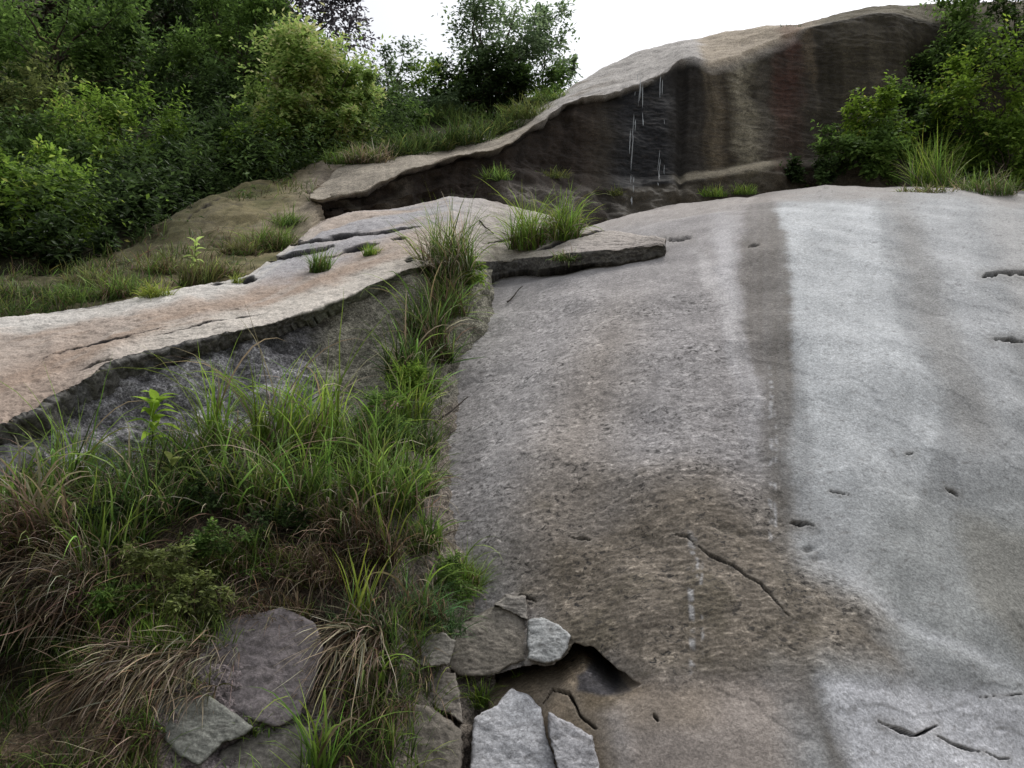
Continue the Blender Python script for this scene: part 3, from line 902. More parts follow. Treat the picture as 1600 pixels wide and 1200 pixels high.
# ---- wooded hillside behind everything, and the ground in front
HILL = [
    [(-500, -240, 60), (-200, -200, 55), (300, -120, 50), (440, -10, 45), (520, 100, 40), (600, 175, 36), (860, 155, 36), (1200, 120, 40), (1500, 60, 40), (1700, -60, 40), (2100, -140, 40)],
    [(-500, -40, 32), (-200, -30, 31), (300, 0, 30), (440, 60, 29), (520, 120, 28), (600, 180, 27), (860, 150, 27), (1200, 110, 28), (1500, 60, 29), (1700, -10, 29), (2100, -40, 29)],
    [(-500, 150, 21), (-200, 150, 21), (300, 130, 21), (440, 140, 21), (520, 160, 21), (600, 190, 21), (700, 190, 21), (860, 165, 22), (1200, 120, 23), (1500, 80, 23), (2100, 60, 23)],
    [(-500, 330, 14.5), (-200, 330, 14.5), (200, 310, 14.8), (300, 285, 15.2), (440, 255, 16), (520, 235, 16.2), (600, 222, 16.4), (700, 212, 17), (860, 172, 18.5), (1200, 130, 19.5), (1500, 100, 19.5), (2100, 100, 19.5)],
    [(-500, 480, 8.6), (-200, 475, 8.9), (0, 450, 9.6), (200, 410, 10.8), (330, 330, 12.6), (450, 295, 14), (580, 262, 14.9), (700, 246, 15.6), (860, 210, 17.2), (1200, 220, 18.2), (1500, 200, 18.2), (2100, 200, 18.2)]]


def build_hill():
    us = np.concatenate([np.linspace(-1900, -500, 40), np.linspace(-490, 2090, 220), np.linspace(2110, 3600, 40)])
    P = smooth_rows(rails_grid(HILL, us, [14, 22, 26, 30]), 3)
    nr, nc = P.shape[:2]
    p = P.reshape(-1, 3)
    u, v = proj(p)
    q = p.copy()
    q[:, 2] += 0.35 * fbm(p * 0.5, 3, 511)
    mid = fbm(p * 1.5, 3, 520)
    col = np.tile(np.array([0.035, 0.035, 0.018]), (len(p), 1))
    col = lay(col, (0.075, 0.055, 0.03), 0.7 * sst(-0.1, 0.5, mid))
    keep(q)
    o = mesh_obj("hillside", q, grid_faces(nr, nc), M_SOIL, col=col)
    tag(o, "dark wooded hillside rising behind the rocks", kind="structure")
    n = 40
    gx = np.linspace(-1, 1, n) ** 3 * 500
    g = np.stack(np.meshgrid(gx, gx), -1).reshape(-1, 2)
    zz = 0.05 * fbm(np.c_[g * 0.3, g[:, :1] * 0], 3, 530) - 0.1
    o = mesh_obj("ground", np.c_[g, zz], grid_faces(n, n), M_SOIL, col=np.tile([0.12, 0.10, 0.06], (n * n, 1)))
    tag(o, "earthy ground at the foot of the rocks", kind="structure")


build_hill()
HILL_PTS = ROCKV[-1]

# ------------------------------------------------------------------ standing things on the rock
RV = np.concatenate(ROCKV)
RU, RW = proj(RV)


def stand(u, v, r=5.0):
    """Ground point seen at picture position (u, v): the nearest rock there."""
    m = np.where((np.abs(RU - u) < r) & (np.abs(RW - v) < r))[0]
    if not len(m):
        return stand(u, v, r * 2)
    k = m[np.argmin(RV[m, 1])]
    return RV[k].copy()


def ground_z(x, y, r=0.35):
    m = np.where((np.abs(RV[:, 0] - x) < r) & (np.abs(RV[:, 1] - y) < r))[0]
    if not len(m):
        return ground_z(x, y, r * 1.6)
    return float(np.median(RV[m, 2]))


# ------------------------------------------------------------------ blocks of broken rock
def rock_block(name, outline, y_off, thick, colr, label, bulge=0.03, dark=0.5, seed=0, group=None, tilt=(0, 0), jag=1.0):
    rng = np.random.RandomState(seed + 900)
    o = np.array(outline, float)
    cl = np.vstack([o, o[:1]])
    d = np.r_[0, np.cumsum(np.hypot(*np.diff(cl, axis=0).T))]
    n = 150
    s = np.linspace(0, d[-1], n, endpoint=False)
    uu = np.interp(s, d, cl[:, 0]); vv = np.interp(s, d, cl[:, 1])
    c = np.array([uu.mean(), vv.mean()])
    y0 = float(slab_y(max(c[0], 640), min(c[1], 1250))) + y_off
    if c[0] < 690:
        y0 = stand(c[0], min(c[1], 1230))[1] + y_off
    ang = np.arange(n)
    jg = 2.0 * pn(np.c_[uu * 0.09, vv * 0.09, 0 * uu + seed], 600) + 1.3 * pn(np.c_[uu * 0.3, vv * 0.3, 0 * uu + seed], 602)
    jg = jg * jag
    uu = uu + jg; vv = vv + 2.0 * pn(np.c_[uu * 0.09, vv * 0.09, 0 * uu + seed + 5], 601) + 1.3 * pn(np.c_[uu * 0.3, vv * 0.3, 0 * uu + seed + 5], 603)
    slope = 0.62            # the blocks lie against the slab's lean

    def ring(f, dy):
        a = c[0] + (uu - c[0]) * f; b = c[1] + (vv - c[1]) * f
        yy = y0 + (c[1] - b) / FPX * y0 * slope * (1 + tilt[1]) + (a - c[0]) / FPX * y0 * tilt[0] + dy
        return pt(a, b, yy)
    rings = []
    back = ring(0.9, thick) ; rings.append(back)
    for f, dy in ((0.97, thick * 0.6), (1.0, thick * 0.3), (1.0, 0.022), (0.985, 0.004), (0.955, -0.003)):
        rings.append(ring(f, dy))
    for f in np.r_[np.linspace(0.9, 0.04, 26), 0.002]:
        rings.append(ring(f, -0.004 - 0.3 * bulge * (1 - f * f)))
    P = np.array(rings)
    nr = len(P)
    p = P.reshape(-1, 3)
    V = np.vstack([p, P[-1].mean(0)[None]])
    i = np.arange(n); j = (i + 1) % n
    F = []
    for r in range(nr - 1):
        F.append(np.stack([r * n + i, r * n + j, (r + 1) * n + j, (r + 1) * n + i], 1))
    F.append(np.stack([(nr - 1) * n + i, (nr - 1) * n + j, np.full(n, nr * n), np.full(n, nr * n)], 1)[:, :4])
    F = np.concatenate(F)
    # centre fan as quads with a doubled corner would be degenerate: use tris in a second mesh pass
    F = F[:-n]
    sc = scallop(V, 610 + seed); mid = fbm(V * 3.5, 3, 620 + seed); fine = fbm(V * 14, 3, 630 + seed)
    col = np.tile(np.array(colr), (len(V), 1))
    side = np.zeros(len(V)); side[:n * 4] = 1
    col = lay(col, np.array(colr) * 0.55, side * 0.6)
    col = lay(col, (0.07, 0.062, 0.055), dark * sst(0.15, 0.6, -sc + 0.3 * mid))
    col *= (1 + 0.16 * mid + 0.16 * fine)[:, None]
    disp = np.stack([pn(V * 6, 640 + seed), pn(V * 6, 650 + seed), pn(V * 6, 660 + seed)], 1) * 0.010
    V2 = V + disp + np.array([0, -1, 0.5]) * (0.004 * sc + 0.014 * mid + 0.004 * fine)[:, None]
    base = V2[:, :].mean(0); base[2] = V2[:, 2].min()
    ob = mesh_obj(name, V2 - base, F, M_ROCK, col=np.clip(col, 0.01, 1))
    ob.location = base
    # close the centre
    tag(ob, label, "rock", group)
    return ob


rock_block("rock_block", [(741, 1122), (756, 1110), (778, 1103), (786, 1088), (800, 1077), (828, 1088), (846, 1108), (852, 1150), (864, 1180), (872, 1210), (880, 1270), (724, 1270), (736, 1180), (740, 1140)],
           -0.10, 0.4, (0.46, 0.46, 0.475), "pale pointed granite block rising from the bottom edge beside a black gap", seed=1, dark=0.3)
rock_block("rock_block", [(827, 969), (848, 965), (864, 972), (876, 979), (892, 994), (886, 1013), (872, 1030), (850, 1034), (826, 1030), (823, 1000)],
           -0.12, 0.4, (0.36, 0.365, 0.36), "small squarish grey rock wedged above the dark cavity", seed=2, dark=0.35, bulge=0.05)
rock_block("rock_block", [(702, 985), (735, 968), (768, 950), (800, 944), (821, 972), (822, 1032), (796, 1040), (775, 1052), (740, 1056), (716, 1052), (690, 1040)],
           -0.06, 0.4, (0.235, 0.212, 0.18), "brownish cracked rock block left of the small squarish grey rock", seed=3, dark=0.5)
rock_block("rock_block", [(772, 946), (790, 930), (822, 932), (824, 968), (812, 962), (798, 952)],
           -0.03, 0.3, (0.26, 0.24, 0.215), "small triangular rock piece below the fluffy green tuft", seed=4, dark=0.5)
rock_block("rock_block", [(640, 1040), (680, 1046), (712, 1052), (718, 1080), (722, 1132), (704, 1120), (672, 1098), (640, 1094)],
           -0.06, 0.45, (0.20, 0.18, 0.155), "brown wedge of rock above the crack, left of the black gap", seed=5, dark=0.5)
rock_block("rock_block", [(634, 1098), (668, 1102), (700, 1124), (721, 1140), (722, 1180), (716, 1270), (620, 1270), (622, 1180)],
           -0.07, 0.45, (0.16, 0.143, 0.12), "dark brown rock at the bottom edge left of the black gap", seed=6, dark=0.55)
rock_block("rock_block", [(856, 1112), (880, 1124), (906, 1138), (926, 1150), (950, 1270), (884, 1270), (870, 1190), (858, 1150)],
           -0.06, 0.4, (0.34, 0.335, 0.345), "grey flake of rock right of the pale pointed block", seed=7, dark=0.5)
rock_block("rock_block", [(244, 1108), (262, 1092), (312, 1084), (352, 1104), (398, 1134), (384, 1148), (346, 1162), (314, 1194), (280, 1180), (252, 1150)],
           -0.05, 0.3, (0.19, 0.192, 0.17), "flat grey-green stone slab low on the bank at bottom left", seed=10, dark=0.35, bulge=0.02, jag=0.6)
rock_block("rock_block", [(-40, 700), (20, 694), (70, 700), (62, 716), (30, 740), (-40, 760)],
           -0.12, 0.5, (0.17, 0.165, 0.17), "grey rock jutting out under the ledge at the left edge", seed=11, dark=0.6, tilt=(0, 0))


rock_block("rock_block", [(338, 985), (372, 962), (440, 950), (492, 972), (506, 1010), (494, 1062), (470, 1118), (440, 1136), (398, 1128), (352, 1102), (306, 1090), (300, 1050)],
           -0.03, 0.35, (0.17, 0.15, 0.15), "purplish brown bare rock low on the bank, above the flat grey-green slab", seed=12, dark=0.4, bulge=0.05)
rock_block("rock_block", [(388, 1150), (420, 1138), (462, 1128), (488, 1140), (492, 1200), (480, 1270), (330, 1270), (322, 1200), (350, 1170)],
           -0.05, 0.35, (0.145, 0.135, 0.12), "dark fractured rock at the bottom edge right of the flat grey-green slab", seed=13, dark=0.5, bulge=0.04)
rock_block("rock_block", [(640, 1000), (690, 988), (712, 1000), (700, 1040), (664, 1042), (640, 1034)],
           -0.08, 0.35, (0.22, 0.205, 0.18), "brown rock piece under the willowy herb, left of the cracked block", seed=14, dark=0.5, bulge=0.03)


# ------------------------------------------------------------------ grass
def blades(rng, base, az, th0, kap, L, W, c0, c1, segs=5):
    n = len(az)
    j = np.linspace(0, 1, segs + 1)
    th = np.clip(th0[:, None] + kap[:, None] * j[None] ** 1.25, -0.4, 2.75)
    h = np.stack([np.cos(az), np.sin(az), 0 * az], 1)
    step = (np.sin(th)[..., None] * h[:, None] + np.cos(th)[..., None] * np.array([0, 0, 1.0])) * (L / segs)[:, None, None]
    wob = rng.normal(0, 0.018, (n, segs + 1, 3)) * (L / segs)[:, None, None] * 2
    pts = base[:, None] + np.concatenate([np.zeros((n, 1, 3)), np.cumsum((step + wob)[:, :-1], 1)], 1)
    tw = rng.normal(0, 0.6, n)
    side = np.stack([-np.sin(az) * np.cos(tw), np.cos(az) * np.cos(tw), np.sin(tw)], 1)
    w = W[:, None] * np.minimum(1, 0.55 + 2 * j)[None] * (1 - 0.97 * j[None] ** 1.8) * 0.5
    A = pts - side[:, None] * w[..., None]
    B = pts + side[:, None] * w[..., None]
    V = np.stack([A, B], 2).reshape(-1, 3)                  # n, segs+1, 2
    k = (np.arange(n)[:, None] * (segs + 1) + np.arange(segs)[None]).ravel() * 2
    F = np.stack([k, k + 1, k + 3, k + 2], 1)
    jj = j[None, :, None]
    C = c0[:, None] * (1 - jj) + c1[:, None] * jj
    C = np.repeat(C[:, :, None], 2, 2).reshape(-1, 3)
    return V, F, C


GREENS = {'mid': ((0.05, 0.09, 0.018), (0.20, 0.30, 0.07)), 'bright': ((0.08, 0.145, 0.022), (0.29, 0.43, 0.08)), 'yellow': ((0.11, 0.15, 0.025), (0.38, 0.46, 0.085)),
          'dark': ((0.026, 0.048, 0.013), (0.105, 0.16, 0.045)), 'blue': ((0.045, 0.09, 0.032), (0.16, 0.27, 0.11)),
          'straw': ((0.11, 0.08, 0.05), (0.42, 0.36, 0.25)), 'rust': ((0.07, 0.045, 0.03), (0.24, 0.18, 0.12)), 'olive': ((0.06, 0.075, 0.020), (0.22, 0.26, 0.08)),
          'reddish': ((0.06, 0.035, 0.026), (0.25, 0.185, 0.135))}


def jit(rng, pal, n, s=0.42):
    a, b = (np.array(c) for c in GREENS[pal])
    k = np.exp(rng.normal(0, s, n))[:, None]
    hue = 1 + rng.normal(0, 0.10, (n, 3)) * np.array([1, 0.5, 1])
    return np.clip(a * k * hue, 0.004, 0.8), np.clip(b * k * hue, 0.004, 0.8)


def blade_set(seed, n, spread, L, pal, th=(0.3, 0.25), kap=(1.0, 0.5), W=0.009, aim=None, aimk=0.0, flat=0.5, upslope=0.6):
    rng = np.random.RandomState(seed)
    az = rng.uniform(0, 2 * np.pi, n)
    if aim is not None:
        dx = np.cos(az) * (1 - aimk) + math.cos(aim) * aimk; dy = np.sin(az) * (1 - aimk) + math.sin(aim) * aimk
        az = np.arctan2(dy, dx) + rng.normal(0, 0.25, n)
    r = spread * np.sqrt(rng.uniform(0, 1, n))
    a2 = rng.uniform(0, 2 * np.pi, n)
    bx = r * np.cos(a2); by = r * np.sin(a2) * flat
    base = np.stack([bx, by, by * upslope - 0.02], 1)
    Ls = L * rng.uniform(0.25, 1.0, n) ** 0.8 * 1.12
    Ls *= 1 - 0.35 * (r / (spread + 1e-6)) ** 2
    c0, c1 = jit(rng, pal, n)
    return blades(rng, base, az, np.abs(rng.normal(th[0], th[1], n)), rng.normal(kap[0], kap[1], n), Ls, W * rng.uniform(0.6, 1.3, n), c0, c1)


DOWN = -math.pi / 2 - 0.2
TUFT_N = [0]


def tuft(u, v, hpx, label, sets, name="grass_tuft", cat="grass", group=None, spread_px=30, long_blades=0, lb_pal='straw', lb_len=1.2, lb_kap=(1.9, 0.4), lb_w=0.012):
    """sets: (part name, palette, count, length factor, th, kap, width, hang)"""
    TUFT_N[0] += 1
    seed = 1000 + 37 * TUFT_N[0]
    p = stand(u, v)
    m = p[1] / FPX * 1.03
    root = empty(name, p)
    tag(root, label, cat, group)
    for k, (pname, pal, n, lf, th, kap, W, hang) in enumerate(sets):
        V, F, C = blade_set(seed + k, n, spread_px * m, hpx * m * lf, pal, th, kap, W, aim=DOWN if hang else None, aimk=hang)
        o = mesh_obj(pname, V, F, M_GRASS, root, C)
        o["kind"] = "stuff"
    rng = np.random.RandomState(seed + 77)
    extra = 7 if (p[1] < 8.2 and name == 'grass_tuft' and hpx >= 85) else 0
    for k in range(long_blades + extra):
        if k >= long_blades:
            lb_pal, lb_len, lb_kap, lb_w = ('bright', 'mid', 'straw', 'bright')[k % 4], 1.5, (1.9, 0.5), 0.017
        c0, c1 = jit(rng, lb_pal, 1, 0.2)
        az = np.array([rng.uniform(-math.pi, 0) if rng.rand() < 0.75 else rng.uniform(0, math.pi)])
        b = np.array([[rng.normal(0, spread_px * m * 0.3), -0.02, 0.0]])
        V, F, C = blades(rng, b, az, np.array([abs(rng.normal(0.25, 0.15))]), np.array([rng.normal(*lb_kap)]), np.array([hpx * m * lb_len * rng.uniform(0.8, 1.15)]), np.array([lb_w]), c0, c1, segs=9)
        mesh_obj("blade", V, F, M_GRASS, root, C)
    return root


U0, U1, U2 = (0.34, 0.26), (0.6, 0.38), (1.0, 0.4)
K0, K1, K2, K3 = (0.4, 0.3), (0.9, 0.5), (1.5, 0.5), (1.6, 0.5)


def green_tall(n=150, pal='mid', dry=50, W=0.016):
    return [("green_blades", pal, int(n * 0.85), 1.15, U0, K1, W, 0.15), ("dry_blades", 'straw', dry, 0.9, U1, K3, W * 0.7, 0.4)]


# --- tall clumps on the bank
tuft(105, 775, 165, "upright green grass clump at the left, taller than the dry grass below it", green_tall(150, 'mid', 50), long_blades=5, lb_pal='bright', lb_kap=(0.7, 0.3), spread_px=42)
tuft(30, 800, 110, "green grass clump cut by the left edge above the straw grass", green_tall(130, 'mid', 60), spread_px=50)
tuft(338, 700, 165, "tall slim green grass clump right of the broad-leaved plant, against the rock face", green_tall(90, 'bright', 20), spread_px=24, long_blades=4, lb_pal='bright', lb_kap=(0.5, 0.3), lb_len=1.1)
tuft(430, 705, 165, "bright green arching grass clump with straw blades in the middle of the bank", green_tall(170, 'bright', 50), spread_px=42, long_blades=9, lb_pal='straw', lb_len=1.5)
tuft(510, 705, 170, "green grass clump with pale drooping leaf ends below the smooth rock face", green_tall(190, 'bright', 50), spread_px=44, long_blades=6, lb_pal='straw', lb_len=1.1)
tuft(575, 720, 130, "green grass clump left of the pink flowers", green_tall(190, 'mid', 50), spread_px=44)
tuft(640, 655, 95, "arching green grass clump in the joint just above the pink flowers", green_tall(200, 'bright', 40), spread_px=34)
tuft(630, 585, 110, "dark green grass in the rock joint, halfway up", green_tall(190, 'dark', 60), spread_px=30)
tuft(662, 530, 110, "dark grass with brown stems higher in the rock joint", green_tall(220, 'dark', 90), spread_px=34)
tuft(700, 490, 110, "brown-stemmed grass hanging in the joint under the ledge", [("green_blades", 'mid', 170, 1.0, U1, K1, 0.011, 0.3), ("dry_blades", 'rust', 130, 1.1, U1, K3, 0.008, 0.7)], spread_px=34)
tuft(705, 425, 128, "tall bushy grass clump on the lip where ledge and rock joint meet",
     [("green_blades", 'mid', 300, 1.1, U0, K1, 0.012, 0.1), ("yellow_blades", 'yellow', 60, 1.0, U0, K0, 0.010, 0.1), ("dry_blades", 'straw', 120, 1.15, U2, K3, 0.009, 0.8)], spread_px=44, long_blades=4, lb_pal='yellow', lb_kap=(0.5, 0.2))
tuft(380, 790, 140, "dark green grass below the bright arching clump", green_tall(230, 'mid', 120), spread_px=70, long_blades=7, lb_pal='straw', lb_len=1.5)
tuft(480, 800, 140, "dark grass mixed with brown stems in the middle of the bank", green_tall(260, 'mid', 110), spread_px=70, long_blades=4, lb_pal='rust', lb_len=1.3)
tuft(600, 790, 140, "green grass clump against the left rim of the slab", green_tall(250, 'mid', 110), spread_px=60)
tuft(560, 850, 100, "brown hanging grass above the yellow-tipped rosette", [("green_blades", 'dark', 160, 1.0, U1, K1, 0.01, 0.3), ("dry_blades", 'rust', 240, 1.3, U1, K3, 0.007, 0.7)], spread_px=60)
tuft(215, 800, 135, "dark grass clump under the broad-leaved plant", green_tall(230, 'dark', 90), spread_px=70, long_blades=5, lb_pal='blue', lb_len=1.2, lb_kap=(1.6, 0.3))
tuft(290, 740, 100, "low dark grass between broad-leaved plant and tall slim clump", green_tall(200, 'dark', 60), spread_px=56, long_blades=4, lb_pal='mid', lb_len=1.4, lb_kap=(1.5, 0.3))
tuft(160, 860, 115, "dark grass clump right of the reddish straw", green_tall(230, 'mid', 100), spread_px=60)
tuft(55, 850, 120, "reddish straw grass arching down at the left edge",
     [("green_blades", 'olive', 120, 1.0, U1, K2, 0.010, 0.4), ("dry_blades", 'reddish', 110, 1.45, (0.5, 0.3), K3, 0.012, 0.75)], spread_px=60, long_blades=26, lb_pal='straw', lb_len=1.6, lb_w=0.019)
tuft(130, 900, 90, "straw grass drooping over the dark hollow at the left", [("green_blades", 'mid', 120, 0.9, U1, K2, 0.009, 0.4), ("dry_blades", 'straw', 170, 1.5, U1, K3, 0.007, 0.8)], spread_px=50)
tuft(20, 985, 100, "dark green grass hanging in the hollow at the left edge", [("green_blades", 'dark', 260, 1.1, U2, K2, 0.009, 0.6)], spread_px=60)
tuft(110, 1010, 100, "green grass hanging below the hollow, beside the straw", [("green_blades", 'dark', 220, 1.1, U2, K2, 0.009, 0.6), ("dry_blades", 'straw', 60, 1.4, U2, K3, 0.006, 0.8)], spread_px=50)
tuft(684, 560, 105, "dark brownish grass tight against the slab's upper left rim", [("green_blades", 'dark', 160, 1.0, U1, K1, 0.012, 0.2), ("dry_blades", 'rust', 120, 1.1, U1, K3, 0.009, 0.7)], spread_px=30)
tuft(660, 610, 80, "green grass at the slab's rim above the flowers, under the brownish grass", green_tall(170, 'mid', 60), spread_px=30)
tuft(652, 700, 80, "dark green grass at the slab's rim just below the twig", green_tall(190, 'dark', 90), spread_px=34)
tuft(650, 765, 80, "grass clump at the slab's rim midway between twig and fluffy tuft", green_tall(190, 'mid', 100), spread_px=36)
tuft(655, 850, 80, "grass at the slab's rim just above left of the fluffy tuft", green_tall(190, 'mid', 100), spread_px=40)
tuft(690, 455, 95, "shadowed grass at the very top of the rock joint below the lip", green_tall(190, 'dark', 100), spread_px=30)
# --- low soft herbs and skirts of dead grass
tuft(300, 880, 70, "low yellow-green feathery grass in the middle of the bank", [("green_blades", 'olive', 380, 1.0, U1, K1, 0.007, 0.3), ("yellow_blades", 'yellow', 90, 0.8, U1, K1, 0.008, 0.2)], spread_px=95)
tuft(395, 880, 70, "low green grass right of the yellow-green feathery grass", [("green_blades", 'mid', 340, 1.0, U1, K1, 0.007, 0.3), ("dry_blades", 'rust', 160, 1.2, U1, K3, 0.006, 0.7)], spread_px=80)
tuft(215, 930, 70, "low olive grass above the bright green cushion", [("green_blades", 'olive', 360, 1.0, U1, K1, 0.007, 0.3), ("yellow_blades", 'yellow', 60, 0.8, U1, K1, 0.008, 0.2)], spread_px=85)
tuft(243, 1015, 70, "bright green soft grass cushion with a long skirt of dead grass", [("green_blades", 'bright', 420, 1.0, U0, K0, 0.006, 0.1), ("dry_blades", 'straw', 170, 2.4, (1.85, 0.35), (0.5, 0.25), 0.008, 0.85)], spread_px=50)
tuft(330, 1000, 60, "green grass spilling over the grey rock, right of the cushion", [("green_blades", 'mid', 260, 1.0, U1, K1, 0.007, 0.3), ("dry_blades", 'straw', 200, 2.3, (1.85, 0.35), (0.5, 0.25), 0.006, 0.85)], spread_px=46)
tuft(160, 1040, 60, "long dead grass hanging to the lower left", [("dry_blades", 'rust', 180, 2.2, (1.85, 0.35), (0.5, 0.25), 0.008, 0.85), ("green_blades", 'mid', 220, 1.2, U1, K1, 0.007, 0.3)], spread_px=60)
tuft(430, 960, 60, "thin brown grass at the top of the bare grey rock", [("dry_blades", 'rust', 220, 1.5, U1, K3, 0.006, 0.8), ("green_blades", 'olive', 160, 1.0, U1, K1, 0.007, 0.3)], spread_px=60)
tuft(500, 900, 70, "dull green and brown grass left of the yellow-tipped rosette", [("dry_blades", 'rust', 260, 1.4, U1, K3, 0.006, 0.8), ("green_blades", 'olive', 220, 1.0, U1, K1, 0.007, 0.3)], spread_px=60)
tuft(300, 1068, 60, "thin dead grass trailing over the flat grey-green slab's upper edge", [("dry_blades", 'straw', 90, 1.3, (1.85, 0.35), (0.5, 0.25), 0.007, 0.85), ("green_blades", 'olive', 90, 0.8, U1, K1, 0.007, 0.3)], spread_px=40)
tuft(215, 1130, 70, "brown and green grass left of the flat grey-green slab", [("dry_blades", 'rust', 150, 1.1, (1.6, 0.35), (0.5, 0.25), 0.007, 0.8), ("green_blades", 'mid', 120, 0.9, U1, K1, 0.008, 0.3)], spread_px=44)
tuft(490, 1060, 60, "short brown grass at the right edge of the purplish bare rock", [("dry_blades", 'rust', 130, 1.2, (1.7, 0.35), (0.5, 0.25), 0.007, 0.85), ("green_blades", 'olive', 60, 0.8, U1, K1, 0.007, 0.3)], spread_px=34)
tuft(400, 1140, 40, "sparse green blades in the crack between the purplish rock and the slab", [("green_blades", 'mid', 60, 0.9, U1, K1, 0.008, 0.3)], spread_px=30)
# --- rosettes with broad blades, each blade its own part
tuft(560, 975, 120, "yellow-green rosette of broad blades over a skirt of dead grass", [("dry_blades", 'straw', 260, 1.7, (1.85, 0.35), (0.5, 0.25), 0.009, 0.85), ("green_blades", 'blue', 130, 0.7, U1, K1, 0.008, 0.2)], name="grass_rosette",
     spread_px=44, long_blades=16, lb_pal='yellow', lb_len=1.0, lb_kap=(0.35, 0.25), lb_w=0.020)
tuft(603, 872, 135, "slender yellow-tipped rosette of grass against the dark bank", [("dry_blades", 'rust', 120, 0.9, U1, K3, 0.007, 0.6)], name="grass_rosette",
     spread_px=20, long_blades=11, lb_pal='yellow', lb_len=1.05, lb_kap=(0.3, 0.25), lb_w=0.015)
tuft(650, 960, 90, "fine bluish green grass right of the broad rosette", [("green_blades", 'blue', 420, 1.0, U1, K1, 0.007, 0.2), ("dry_blades", 'rust', 160, 1.2, U1, K3, 0.006, 0.7)], spread_px=50)
tuft(722, 912, 85, "fluffy green tuft at the left rim of the slab above the cracked blocks", [("green_blades", 'bright', 520, 1.0, U1, K1, 0.006, 0.1), ("dry_blades", 'rust', 160, 1.0, U2, K3, 0.006, 0.7)], spread_px=34)
tuft(690, 980, 75, "straggling green grass below the fluffy tuft", [("green_blades", 'blue', 300, 1.0, U1, K2, 0.006, 0.4)], spread_px=40)
tuft(752, 1098, 60, "small bright grass tuft in the gap above the pale pointed block", [("green_blades", 'bright', 150, 1.0, U1, K1, 0.006, 0.2)], spread_px=20)
tuft(808, 1052, 22, "tiny green sprig in the cavity", [("green_blades", 'bright', 36, 1.0, U1, K1, 0.006, 0.2)], spread_px=8)
tuft(500, 1215, 150, "green grass blades growing up from the bottom edge", [("green_blades", 'bright', 60, 1.0, U0, K1, 0.010, 0.0)], spread_px=24, long_blades=9, lb_pal='bright', lb_kap=(0.8, 0.5), lb_len=1.0, lb_w=0.014)
tuft(590, 1090, 90, "dead brown grass hanging below the broad rosette", [("dry_blades", 'rust', 260, 1.2, (1.85, 0.35), (0.5, 0.25), 0.006, 0.85)], spread_px=50)
# --- ledge and slope tufts
tuft(822, 384, 108, "large bright green grass clump with arching tips on the ledge",
     [("green_blades", 'bright', 420, 1.05, U0, K1, 0.012, 0.1), ("dry_blades", 'rust', 200, 0.6, U0, K1, 0.010, 0.2)], spread_px=34, long_blades=9, lb_pal='yellow', lb_kap=(2.0, 0.4), lb_len=1.25, lb_w=0.016)
tuft(880, 368, 100, "arching grass clump on the right of the large bright one", [("green_blades", 'bright', 260, 1.1, U0, K2, 0.012, 0.1), ("dry_blades", 'straw', 130, 0.8, U1, K2, 0.010, 0.3)],
     spread_px=28, long_blades=9, lb_pal='yellow', lb_kap=(2.2, 0.4), lb_len=1.2, lb_w=0.016)
tuft(782, 275, 34, "dark grass tuft at the cliff foot above the large bright clump", [("green_blades", 'mid', 240, 1.0, U1, K1, 0.013, 0.2)], spread_px=26)
tuft(870, 272, 26, "small grass patch on the shelf under the overhang", [("green_blades", 'olive', 200, 1.0, U1, K1, 0.012, 0.2)], spread_px=28)
tuft(965, 300, 24, "dark grass sprig left of the waterfall foot", [("green_blades", 'olive', 90, 1.0, U1, K1, 0.012, 0.2)], spread_px=14)
tuft(882, 408, 30, "short grass drooping over the ledge's broken edge", [("green_blades", 'mid', 160, 1.0, U2, K2, 0.009, 0.6), ("dry_blades", 'straw', 50, 1.3, U2, K3, 0.008, 0.8)], spread_px=26)
tuft(495, 418, 56, "small upright grass tuft on the ledge with a dark base", [("green_blades", 'mid', 260, 1.0, U0, K0, 0.009, 0.0), ("dry_blades", 'rust', 60, 0.6, U0, K1, 0.008, 0.2)], spread_px=17)
tuft(575, 393, 30, "smallest bright grass tuft on the ledge, right of the upright one", [("green_blades", 'bright', 180, 1.0, U0, K0, 0.009, 0.0)], spread_px=13)
tuft(374, 438, 28, "tiny yellow-green tuft beside a dark crack on the ledge", [("green_blades", 'yellow', 90, 1.0, U0, K1, 0.008, 0.0)], spread_px=8)
tuft(420, 384, 66, "wide green grass tuft on the brown slope", [("green_blades", 'mid', 420, 1.0, U1, K1, 0.011, 0.1), ("dry_blades", 'rust', 200, 0.7, U1, K2, 0.010, 0.5)], spread_px=44)
tuft(380, 392, 48, "brownish end of the grass on the slope", [("green_blades", 'olive', 220, 1.0, U1, K1, 0.010, 0.2), ("dry_blades", 'rust', 200, 0.8, U1, K2, 0.010, 0.5)], spread_px=30)
tuft(305, 440, 66, "weedy upright grass clump at the back of the ledge", [("green_blades", 'olive', 300, 1.0, U0, K0, 0.009, 0.0), ("dry_blades", 'rust', 120, 1.1, U0, K0, 0.007, 0.1)], spread_px=30)
tuft(243, 458, 42, "yellow-green grass spilling onto the ledge", [("green_blades", 'yellow', 260, 1.0, U1, K2, 0.008, 0.3)], spread_px=26)
tuft(190, 458, 62, "dull green grass at the back of the ledge, left of the yellow-green grass", [("green_blades", 'mid', 360, 1.0, U1, K1, 0.009, 0.1), ("dry_blades", 'rust', 200, 0.8, U1, K2, 0.008, 0.4)], spread_px=40)
tuft(110, 466, 48, "low grass around the fern at the ledge's back", [("green_blades", 'mid', 300, 1.0, U1, K1, 0.009, 0.2)], spread_px=44)
tuft(40, 482, 36, "low dark grass at the left end of the ledge's back", [("green_blades", 'dark', 320, 1.0, U1, K1, 0.009, 0.2), ("dry_blades", 'rust', 120, 0.8, U1, K2, 0.008, 0.4)], spread_px=60)
